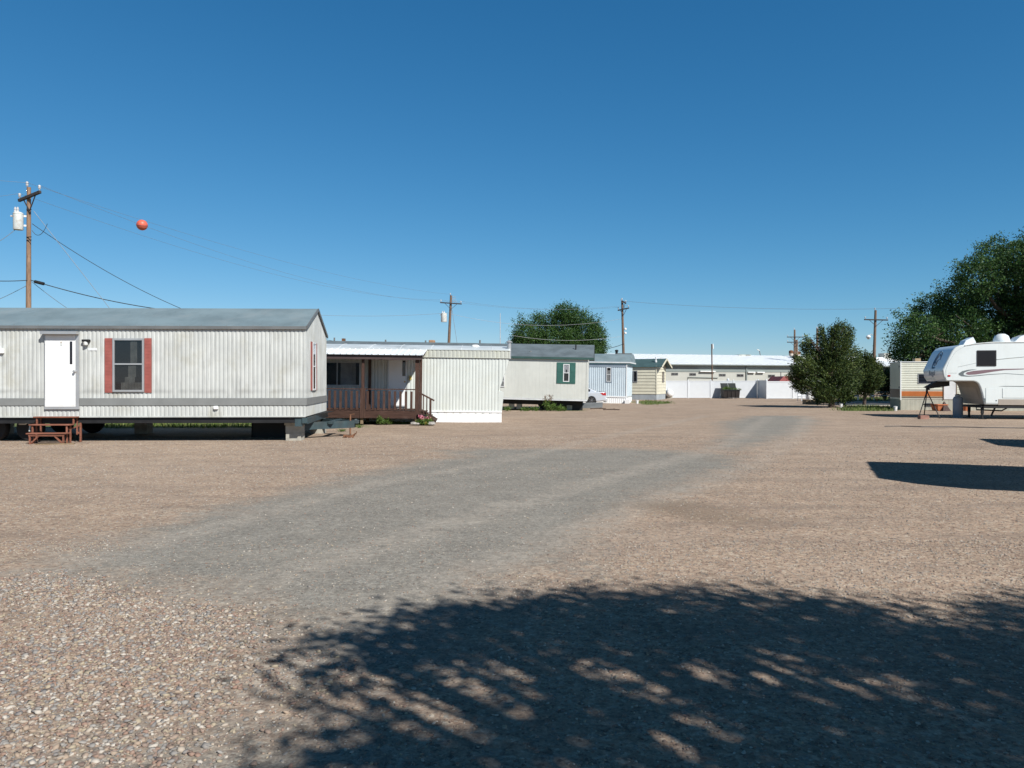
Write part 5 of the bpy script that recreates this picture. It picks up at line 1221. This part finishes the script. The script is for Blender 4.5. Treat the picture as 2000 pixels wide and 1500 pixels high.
# aerial marker ball on the middle wire
a, c = tip1[1], tip2[1]
best = min((abs((1000+F*(q := a.lerp(c, t)-Vector((0,0,1.45*4*t*(1-t)))).x/q.y)-278), t) for t in np.linspace(0, 1, 2001)); t = best[1]
q = a.lerp(c, t)-Vector((0,0,1.45*4*t*(1-t))); r = 10.3/F*q.y; print('ball row', HOR-(q.z-EYE)/q.y*F)
o = thing('marker_ball', 'faded orange-red ball hanging on the overhead wire in the sky', 'marker ball', loc=q)
MB().lathe([(r*math.cos(t), r*math.sin(t)) for t in np.linspace(-1.5, 1.5, 19)], n=28).build('ball', mt['ball'], o, smooth=True)
MB().lathe([(r*.99,-.015),(r*1.035,-.012),(r*1.035,.012),(r*.99,.015)], n=28).build('seam', mt['red_paint'], o).rotation_euler = (.25, .12, 0)
# ================================================================== white fifth wheel
V_ = Frame(1918, EYE*F/(819-HOR), -11)
rv = V_.empty('fifth_wheel', 'white fifth wheel travel trailer with grey and maroon swooshes, resting on its front legs', 'travel trailer')
WV = 2.42; h = lambda x, y: V_.hit(*c7(x, y)); UE = 6.5
side_pts = [h(928,778), h(893,720), h(880,640), h(902,595), h(935,530), h(965,470), h(1000,405), h(1045,360), h(1100,338), h(1250,318), h(1500,297)]
zt = side_pts[-1][1]-.02; zb = h(1500,1085)[1]+.02
prof = side_pts+[(UE, zt+.02), (UE, zb), h(1400,1066), h(1388,1030), h(1365,930), h(1340,850), h(1318,808), h(1290,788), h(1260,780)]
MB().prism(prof, 0, WV).build('body', mt['rv'], rv, smooth=True, bevel=.05, seg=3, ang=30)
# front cap: a skin a few millimetres proud of the nose, wrapped round the near edge
cp = [Vector((p[0], 0, p[1])) for p in side_pts[:9]]
vs = []; fs = []; m = len(cp)
for y in (.035, WV-.035):
    for i, p in enumerate(cp):
        tan = (cp[min(i+1, m-1)]-cp[max(i-1, 0)]).normalized(); nr = Vector((-tan.z, 0, tan.x)); nr = nr if nr.x < 0 or nr.z > .5 else -nr
        q = p+nr*.006; vs.append((q.x, y, q.z))
fs = [(i, i+1, m+i+1, m+i) for i in range(m-1)]
cap = MB().add(vs, fs).build('front_cap', mt['rv_cap'], rv, smooth=True)
# seam lines on the side
b = MB()
ln = [h(924,775), h(922,640), h(960,540), h(1040,420), h(1160,345)]
b.tube([(p[0], -.002, p[1]) for p in ln], .007, 5)
for p, q in (((1130,345),(1875,296)),): pass
b.build('seam', mt['decal_light'], rv)
tp = [h(1150,335), h(1300,312), h(1500,297)]
b = MB().tube([(p[0], -.012, p[1]-.03) for p in tp]+[(UE, -.012, zt-.01)], .018, 6); b.build('gutter_rail', mt['can'], rv)
b = MB(); pts = [h(1075,602), h(1200,575), h(1300,552)]; b.tube([(p[0], .0, p[1]) for p in pts], .012, 5); pts = [h(1540,512), h(1700,495), h(1875,480)]; b.tube([(p[0], 0, p[1]) for p in pts]+[(UE, 0, pts[-1][1]+.25)], .02, 5); b.build('pinstripe', mt['decal_light'], rv)
def decal(name, pts, m, d=.004):
    """flat stuck-on vinyl"""
    p = [h(*q) for q in pts]; b = MB(); n = len(p)
    b.add([(x, -d, z) for x, z in p]+[(x, -.0005, z) for x, z in p], [tuple(range(n))]+[(i, (i+1) % n, (i+1) % n+n, i+n) for i in range(n)]); return b.build(name, mt[m], rv)
decal('swoosh', [(1300,632),(1200,637),(1120,655),(1075,685),(1078,702),(1110,718),(1190,723),(1300,716),(1450,700),(1650,688),(1875,702),(1875,697),(1650,682),(1450,692),(1300,707),(1200,713),(1150,706),(1135,692),(1150,672),(1200,652)], 'decal_grey')
decal('swoosh', [(1160,690),(1180,668),(1260,652),(1400,640),(1600,628),(1875,624),(1875,634),(1640,643),(1500,662),(1380,682),(1290,696),(1200,702)], 'decal_maroon')
decal('swoosh', [(1560,842),(1640,836),(1875,838),(1875,846),(1640,843)], 'decal_grey')
decal('lettering', [(952,676),(1055,676),(1055,681),(952,681)], 'decal_light')
s = [h(1298,402), h(1536,594)]
b = MB().box(s[0][0], s[1][0], -.03, .0, s[1][1], s[0][1]); w = b.build('window', mt['black_steel'], rv, bevel=.05, seg=4)
MB().box(s[0][0]+.045, s[1][0]-.045, -.036, -.031, s[1][1]+.045, s[0][1]-.045).build('pane', mt['car_glass'], w, bevel=.002)
p = h(960,712); MB().box(p[0]-.055, p[0]+.055, -.02, -.003, p[1]-.035, p[1]+.035).build('marker_light', mt['tail_red'], rv, bevel=.01)
for q0, q1_ in (((1408,865),(1555,1045)),((1612,868),(2150,985))):
    a, c = h(*q0), h(*q1_); dr = MB().box(a[0], c[0], -.014, -.001, c[1], a[1]).build('compartment_door', mt['rv'], rv, bevel=.03, seg=3)
    MB().box(a[0]-.012, c[0]+.012, -.0025, -.0008, c[1]-.012, a[1]+.012).build('gasket', mt['decal_light'], dr)
    MB().box(c[0]-.09, c[0]-.04, -.022, -.0145, c[1]+.08, c[1]+.13).build('latch', mt['decal_grey'], dr)
a = h(1560,998); zc = h(1560,1068)[1]; MB().box(a[0], UE, -.010, -.001, zc, a[1]).build('lower_panel', mt['rv_beige'], rv)
p = h(1390,1010); MB().box(p[0]-.03, p[0]+.03, -.03, -.001, p[1]-.08, p[1]+.08).build('power_inlet', mt['decal_grey'], rv)
# recessed panel under the overhang
un = [h(1270,782), h(1318,812), h(1340,853), h(1365,932), h(1388,1032), h(1396,1060)]
vs = []; m = len(un)
for y in (.10, WV-.10): vs += [(p[0]-.012, y, p[1]) for p in un]
MB().add(vs, [(i, i+1, m+i+1, m+i) for i in range(m-1)]).build('underside_panel', mt['rv_under'], rv, smooth=True)
a, c = un[2], un[-1]
b = MB().add([(a[0]-.03, .4, a[1]), (c[0]-.035, .4, c[1]+.12), (c[0]-.035, 1.9, c[1]+.12), (a[0]-.03, 1.9, a[1])], [(0,1,2,3)]); b.build('hatch', mt['rv_beige'], rv)
b = MB().box(un[-1][0]-.03, UE, .02, WV-.02, zb-.10, zb-.001); b.build('chassis', mt['black_steel'], rv)
# hitch box and pin
e0, e1, e2 = V_.hit(*c7(935,800), WV*.5), V_.hit(*c7(655,855), WV*.5), V_.hit(*c7(800,790), WV*.5)
zn = h(928,778)[1]
b = MB()
for y in (WV/2-.16, WV/2+.12): b.prism([(e0[0]+.05, zn-.001), (e0[0]+.05, e0[1]-.13), (e1[0]+.2, e1[1]-.05), (e1[0], e1[1]), (e2[0], zn-.001)], y, y+.04)
b.prism([(e0[0]+.04, zn-.003), (e0[0]+.04, e0[1]-.12), (e1[0]+.2, e1[1]-.04), (e1[0]+.03, e1[1]), (e2[0], zn-.003)], WV/2-.12, WV/2+.12)
b.tube([(e1[0]+.2, WV/2, e1[1]), (e1[0]+.2, WV/2, e1[1]-.1)], .04, 10); b.build('hitch_box', mt['black_steel'], rv)
for x, v in ((1366, .14), (1205, WV-.25)):
    u, z = V_.hit(*c7(x,1180), v); MB().box(u-.05, u+.05, v-.05, v+.05, .25, zb).box(u-.038, u+.038, v-.038, v+.038, .02, .25).box(u-.13, u+.13, v-.1, v+.1, -.005, .02).build('leg', mt['black_steel'], rv)
b = MB(); u0 = h(1330,1080)[0]; b.tube([(u0,.3,zb-.05),(u0,.3,zb-.18),(u0+1.0,.3,zb-.22),(u0+1.2,.3,zb-.1)], .03, 8); b.tube([(u0+.9,.7,zb-.1),(u0+.75,.7,zb-.45)], .04, 8); b.build('sewer_pipe', mt['black_steel'], rv)
# roof gear
a, c = V_.hit(*c7(1095,335), .8), V_.hit(*c7(1258,300), .8); zz = V_.hit(*c7(1200,245), .8)[1]
MB().prism([(a[0], a[1]-.05), (a[0]+.22*(c[0]-a[0]), a[1]+.18), (a[0]+.75*(c[0]-a[0]), zz), (c[0]-.12, zz), (c[0], c[1]-.05)], .5, 1.1).build('air_vent', mt['rv_cap'], rv, bevel=.03)
u0, u1 = V_.hit(*c7(1498,270), 1.2)[0], V_.hit(*c7(1702,270), 1.2)[0]; zz = V_.hit(*c7(1600,198), 1.2)[1]; r = (u1-u0)/2
MB().lathe([(r*.9,0),(r,.08),(r*.97,.16),(r*.8,(zz-zt)*.75),(r*.4,(zz-zt)*.97),(.02,zz-zt)], ((u0+u1)/2, 1.2, zt), 26).build('satellite_dome', mt['rv_cap'], rv, smooth=True)
u0 = V_.hit(*c7(1700,275), 1.0)[0]; zz = V_.hit(*c7(1800,214), 1.0)[1]
MB().prism([(u0, zt), (u0+.25, zz-.1), (u0+.5, zz), (u0+.95, zz), (u0+1.05, zt)], .65, 1.35).build('air_conditioner', mt['rv_cap'], rv, bevel=.03)
for u in (3.4, 4.35):
    for v in (.12, WV-.12):
        w = MB().lathe([(.2,-.1),(.33,-.1),(.36,-.06),(.36,.06),(.33,.1),(.2,.1)], (u, v, .36), 22, 'y').build('wheel', mt['rubber'], rv, smooth=True); MB().lathe([(.2,-.09),(.08,-.07),(.08,.07),(.2,.09)], (u, v, .36), 16, 'y').build('rim', mt['white_metal'], w)
# script and emblem on the nose
def cap_frame(z):
    for i in range(len(cp)-1):
        if cp[i].z <= z <= cp[i+1].z:
            t = (z-cp[i].z)/(cp[i+1].z-cp[i].z); p = cp[i].lerp(cp[i+1], t); tan = (cp[i+1]-cp[i]).normalized(); return p, tan
    return cp[3], (cp[4]-cp[3]).normalized()
def cap_text(txt, z, v, size, mat='decal_blue', shear=.25):
    cu = bpy.data.curves.new('lettering', 'FONT'); cu.body = txt; cu.size = size; cu.shear = shear; cu.extrude = .002; cu.align_x = 'CENTER'; cu.materials.append(mt[mat])
    p, up = cap_frame(z); o = bpy.data.objects.new('lettering', cu); COL.objects.link(o); o.parent = cap
    me = bpy.data.meshes.new_from_object(o); me.name = 'lettering'; bpy.data.objects.remove(o); o = bpy.data.objects.new('lettering', me); COL.objects.link(o); o.parent = cap
    x = Vector((0, -1, 0)); n = x.cross(up).normalized(); mx = Matrix((x, up, n)).transposed().to_4x4(); mx.translation = Vector((p.x, v, z))+n*.014; o.matrix_local = mx; return o
zz = h(880,690)[1]; cap_text('Regal', zz-.05, WV*.55, .34)
cap_text('Prowler', h(880,618)[1]+.0, WV*.52, .15)
b = MB()
for rr, ph in ((.34, 0), (.22, .7), (.13, 1.5)):
    pts = []
    for t in np.linspace(0, 4.9, 18):
        z = h(900,540)[1]+.08+rr*1.15*math.sin(t+ph)+.02; p, up = cap_frame(z); n = Vector((0,-1,0)).cross(up).normalized(); q = p+n*.010; pts.append((q.x, WV*.5-rr*.9*math.cos(t+ph), q.z))
    b.tube(pts, .022, 5)
b.build('emblem', mt['decal_blue'], cap)
# tripod stabiliser, block, cylinder
ap = V_.hit(*c7(690,862), WV*.5); o = V_.empty('tripod_jack', 'thin dark tripod jack under the hitch of the white fifth wheel', 'jack stand')
apx = (ap[0], WV*.5, ap[1]-.02)
MB().tube([(apx[0],apx[1],apx[2]+.10),(apx[0],apx[1],apx[2]-.22)], .045, 10).lathe([(.09,0),(.09,.03)], (apx[0],apx[1],apx[2]+.08), 12).build('head', mt['black_steel'], o)
for x, v in ((588, WV*.5-.55), (848, WV*.5-.55), (655, WV*.5+.8)):
    u, _ = V_.hit(*c7(x,1205), v); MB().tube([(apx[0],apx[1],apx[2]-.12),(u,v,.02)], .022, 8).lathe([(.05,0),(.05,.03)], (u,v,-.005), 8).build('leg', mt['black_steel'], o)
b = MB().tube([(apx[0]-.28,apx[1]-.3,apx[2]*.45),(apx[0]+.3,apx[1]-.3,apx[2]*.45),(apx[0]+.0,apx[1]+.4,apx[2]*.45),(apx[0]-.28,apx[1]-.3,apx[2]*.45)], .012, 6); b.build('brace', mt['black_steel'], o)
q = G(*c7(652,1240)); o = thing('wood_block', 'reddish cut timber block with a pale end by the tripod foot', 'block', loc=(q[0], q[1], 0), rz=.1)
MB().box(-.22,.18,-.1,.1,-.01,.16).build('timber', mt['pink_wood'], o, bevel=.01); MB().box(.1805,.19,-.09,.09,.0,.15).build('cut_end', mt['tan_stripe'], o)
q = G(*c7(1068,1222)); o = thing('gas_cylinder', 'tall grey-blue propane cylinder with brass collar in front of the fifth wheel overhang', 'gas cylinder', loc=(q[0], q[1], 0))
s = q[1]/F*.16; r = 55*s; hh = 255*s
MB().lathe([(r*.9,0),(r*.9,.05),(r,.08),(r,hh*.88),(r*.93,hh*.94),(r*.7,hh),(r*.3,hh*1.03)], n=24).build('body', mt['propane'], o, smooth=True)
MB().lathe([(.035,0),(.04,.05),(.07,.06),(.07,.10),(.03,.12)], (0,0,hh*1.02), 12).tube([(0,0,hh*1.02+.05),(.12,-.02,hh*1.02+.07)], .025, 8).build('valve', mt['brass'], o)
a = MB().lathe([(r*.55,0),(r*.6,.12)], (0,0,hh*.98), 18); a.f = [f for f in a.f if len(f) == 4][4:]; a.build('collar', mt['propane'], o)
pts = [G(1728,833.2), G(1760,833.0), G(1800,834.2), G(1860,834.5), G(1920,835.8), G(1980,836.5), G(2080,838)]
o = MB().tube([(x, y, .015) for x, y in pts], .016, 6).build('hose', mt['wire']); tag(o, 'thin dark hose lying across the gravel before the white fifth wheel', 'hose')
# terracotta things by the ivory trailer
q = G(*c7(850,1140)); o = thing('planter_box', 'orange terracotta planter before a dark brick heap by the ivory trailer', 'planter', loc=(q[0], q[1], 0))
s = q[1]/F*.16; MB().add([(-60*s,-.3,.02),(45*s,-.3,.02),(45*s,.3,.02),(-60*s,.3,.02),(-72*s,-.36,70*s),(48*s,-.36,70*s),(48*s,.36,70*s),(-72*s,.36,70*s)], BF).box(-78*s,52*s,-.4,.4,70*s,82*s).build('tub', mt['terracotta'], o, bevel=.01)
q = G(*c7(905,1144)); o = thing('brick_heap', 'dark triangular heap of bricks behind the orange planter', 'bricks', loc=(q[0]+.1, q[1]+.15, 0))
MB().add([(-.2,-.2,-.01),(.25,-.2,-.01),(.25,.3,-.01),(-.2,.3,-.01),(-.02,.05,.55),(.06,.1,.52)], [(3,2,1,0),(0,1,4),(1,2,5,4),(2,3,5),(3,0,4,5)]).build('heap', mt['brick'], o)
q = G(*c7(1160,1140)); o = thing('terracotta_pot', 'terracotta pot standing beyond the propane cylinder', 'pot', loc=(q[0], q[1], 0))
s = q[1]/F*.16; MB().lathe([(26*s,0),(40*s,60*s),(44*s,60*s),(46*s,80*s),(38*s,80*s),(36*s,66*s)], n=20).build('bowl', mt['terracotta'], o, smooth=True)
# ================================================================== ivory travel trailer
T_ = Frame(1759, EYE*F/(800.8-HOR), -14)
o = T_.empty('ivory_trailer', 'ivory horizontally ribbed travel trailer with an orange stripe, behind the fifth wheel', 'travel trailer')
th = lambda x, y: T_.hit(*c7(x, y)); zt = th(420,548)[1]; zk = th(420,1000)[1]; UE = 7.5; WT = 2.4; n = 16; pt = (zt-zk)/n
prof = []
for i in range(n): z = zk+i*pt; prof += [(.015, z+.002), (.015, z+pt*.2), (-.016, z+pt*.22), (-.016, z+pt*.85), (-.004, z+pt*.98)]
prof += [(0, zt), (WT, zt), (WT, zk)]
b = MB().prism([(y, z) for y, z in prof], .0, UE, 'x'); b.build('wall', mt['tr_ivory'], o)
b = MB()
for i in range(n): b.box(-.022, -.001, .05, WT-.05, zk+i*pt+.015, zk+i*pt+pt*.85)
b.build('end_siding', mt['tr_ivory'], o)
MB().box(-.05, UE+.05, -.05, WT+.05, zt+.0005, zt+.045).build('roof', mt['white_metal'], o, bevel=.02)
MB().box(-.03, .035, -.045, .03, zk-.05, zt).build('corner_trim', mt['white_metal'], o)
z1, z0 = th(600,900)[1], th(600,960)[1]; ud = th(886,900)[0]
for a, c in ((.04, ud),): 
    MB().box(a, c, -.022, -.0165, z0, z1).build('orange_band', mt['orange'], o)
    MB().box(a, c, -.022, -.0165, z0-.12, z0-.07).box(a, c, -.022, -.0165, z1+.05, z1+.08).build('brown_band', mt['brown_stripe'], o)
    MB().box(a, c, -.0215, -.0165, z0-.05, z0-.005).build('tan_band', mt['tan_stripe'], o)
MB().box(-.028, -.0225, .06, WT-.06, z0-.1, z1+.12).build('end_band', mt['brown_stripe'], o)
a, c = th(580,688), th(885,808); b = MB().box(a[0], c[0], -.04, -.017, a[1]-.03, a[1]).box(a[0], c[0], -.04, -.017, c[1], c[1]+.03).box(a[0], a[0]+.03, -.04, -.017, c[1], a[1]).box(c[0]-.03, c[0], -.04, -.017, c[1], a[1])
w = b.build('window', mt['alu'], o); MB().box(a[0]+.03, c[0]-.03, -.02, -.0175, c[1]+.03, a[1]-.03).build('interior', mt['dark'], w)
b = MB()
for k in range(3):
    zz = c[1]+.04+(a[1]-c[1]-.08)*(k+.05)/3; hh = (a[1]-c[1]-.08)/3*.8
    b.add([(a[0]+.05,-.055,zz),(c[0]-.05,-.055,zz),(c[0]-.05,-.03,zz+hh),(a[0]+.05,-.03,zz+hh),(a[0]+.05,-.05,zz),(c[0]-.05,-.05,zz),(c[0]-.05,-.025,zz+hh),(a[0]+.05,-.025,zz+hh)], BF)
b.build('louvre_pane', mt['car_glass'], w)
d0, d1 = th(886,790), th(1052,1000); dr = MB().box(d0[0], d0[0]+.04, -.05, -.017, d1[1]-.02, d0[1]+.35).box(d1[0]-.04, d1[0], -.05, -.017, d1[1]-.02, d0[1]+.35).build('door', mt['brown_stripe'], o)
MB().box(d0[0]+.04, d1[0]-.04, -.035, -.017, d1[1], d0[1]+.33).build('door_leaf', mt['white_metal'], dr)
b = MB().ribs(((.0, -.0), (UE, -.0)), .25, .004, -.02, zk-.003); b.box(.0, .012, .013, WT, -.02, zk-.003); b.build('skirting', mt['skirt'], o)
a, c = th(665,1045), th(755,1087); b = MB().box(a[0], c[0], -.03, -.013, c[1], a[1]); g = b.build('skirt_vent', mt['decal_grey'], o)
b = MB()
for k in range(4): b.box(a[0]+(c[0]-a[0])*(k+.5)/4-.04, a[0]+(c[0]-a[0])*(k+.5)/4+.04, -.034, -.0301, c[1]+.03, a[1]-.03)
b.build('grille', mt['dark'], g)
for zq in (th(0,850)[1], th(0,600)[1]): MB().box(-.06, -.0225, .12, .2, zq-.05, zq+.05).build('clearance_light', mt['decal_grey'], o)
MB().box(1.0, 1.3, .9, 1.5, zt+.045, zt+.25).build('roof_vent', mt['tan_stripe'], o)
# ================================================================== neighbours just outside the photo that throw their shade into it
def place_rv(src, nose, rz, label, sz=1.0):
    c = copy_tree(src); c['label'] = label; c.scale = (sz,)*3; c.rotation_euler = (0, 0, rz)
    [bpy.data.objects.remove(q) for q in list(c.children) if q.name.startswith('hitch_box')]
    n0 = Vector((side_pts[0][0]*sz, 0, 0)); n0.rotate(c.rotation_euler); c.location = Vector((nose[0], nose[1], 0))-n0; return c
rv['group'] = 'fifth wheels parked in a row'
place_rv(rv, (8.25, 9.4), R(-22), 'nearest fifth wheel, just outside the photo, whose pointed shade lies on the gravel', 1.14)
place_rv(rv, (14.2, 16.2), R(-22), 'middle fifth wheel, just outside the photo, between the other two in the row')
# ------------------------------------------------------------------ light and camera
SUN = Vector((SX, -SY, 1.0)).normalized()
elev = math.asin(SUN.z); azim = math.atan2(SUN.x, SUN.y)
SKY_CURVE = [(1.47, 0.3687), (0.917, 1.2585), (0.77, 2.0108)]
w = bpy.data.worlds.new("World"); sc.world = w; w.use_nodes = True
nt = w.node_tree; bg = nt.nodes['Background']
sky = nt.nodes.new('ShaderNodeTexSky'); sky.sky_type = 'NISHITA'; sky.sun_disc = False
sky.sun_elevation = elev; sky.sun_rotation = azim; sky.altitude = 1400; sky.air_density = 1.0; sky.dust_density = .25; sky.ozone_density = 2.5
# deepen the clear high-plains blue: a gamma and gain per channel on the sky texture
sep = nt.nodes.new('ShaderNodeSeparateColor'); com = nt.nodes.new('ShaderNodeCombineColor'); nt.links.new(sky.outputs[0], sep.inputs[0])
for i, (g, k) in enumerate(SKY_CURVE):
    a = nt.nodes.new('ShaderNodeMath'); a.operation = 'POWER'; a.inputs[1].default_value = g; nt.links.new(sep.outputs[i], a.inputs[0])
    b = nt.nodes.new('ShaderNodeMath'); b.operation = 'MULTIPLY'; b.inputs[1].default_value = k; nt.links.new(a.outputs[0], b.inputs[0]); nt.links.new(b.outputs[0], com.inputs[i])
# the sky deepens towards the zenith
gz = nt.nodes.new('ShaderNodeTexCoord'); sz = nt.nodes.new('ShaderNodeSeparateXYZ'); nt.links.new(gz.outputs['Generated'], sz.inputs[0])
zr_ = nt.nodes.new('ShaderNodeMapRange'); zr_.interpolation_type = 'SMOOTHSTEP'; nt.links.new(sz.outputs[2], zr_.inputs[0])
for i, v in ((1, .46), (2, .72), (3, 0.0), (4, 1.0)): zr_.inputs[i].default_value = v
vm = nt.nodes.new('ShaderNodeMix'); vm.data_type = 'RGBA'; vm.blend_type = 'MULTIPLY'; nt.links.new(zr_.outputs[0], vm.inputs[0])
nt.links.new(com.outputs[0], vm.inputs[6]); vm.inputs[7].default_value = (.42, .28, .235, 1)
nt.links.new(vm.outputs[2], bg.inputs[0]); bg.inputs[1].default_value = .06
ld = bpy.data.lights.new('sun', 'SUN'); ld.energy = 5.0; ld.angle = R(.53); ld.color = (1, .975, .925)
so = bpy.data.objects.new('sun', ld); COL.objects.link(so); so.rotation_euler = (-SUN).to_track_quat('-Z', 'Y').to_euler()
cd = bpy.data.cameras.new('camera'); cam = bpy.data.objects.new('camera', cd); COL.objects.link(cam); sc.camera = cam
cd.sensor_fit = 'HORIZONTAL'; cd.sensor_width = 36; cd.lens = 36*F/2000; cd.clip_start = .05; cd.clip_end = 6000
cam.location = (0, 0, EYE); cam.rotation_euler = (R(90)-math.atan((750-HOR)/F), 0, 0)
sc.view_settings.view_transform = 'Standard'; sc.view_settings.look = 'None'; sc.view_settings.exposure = .35; sc.view_settings.gamma = 1
sc.cycles.max_bounces = 6; sc.cycles.transparent_max_bounces = 12; sc.cycles.caustics_reflective = False; sc.cycles.caustics_refractive = False
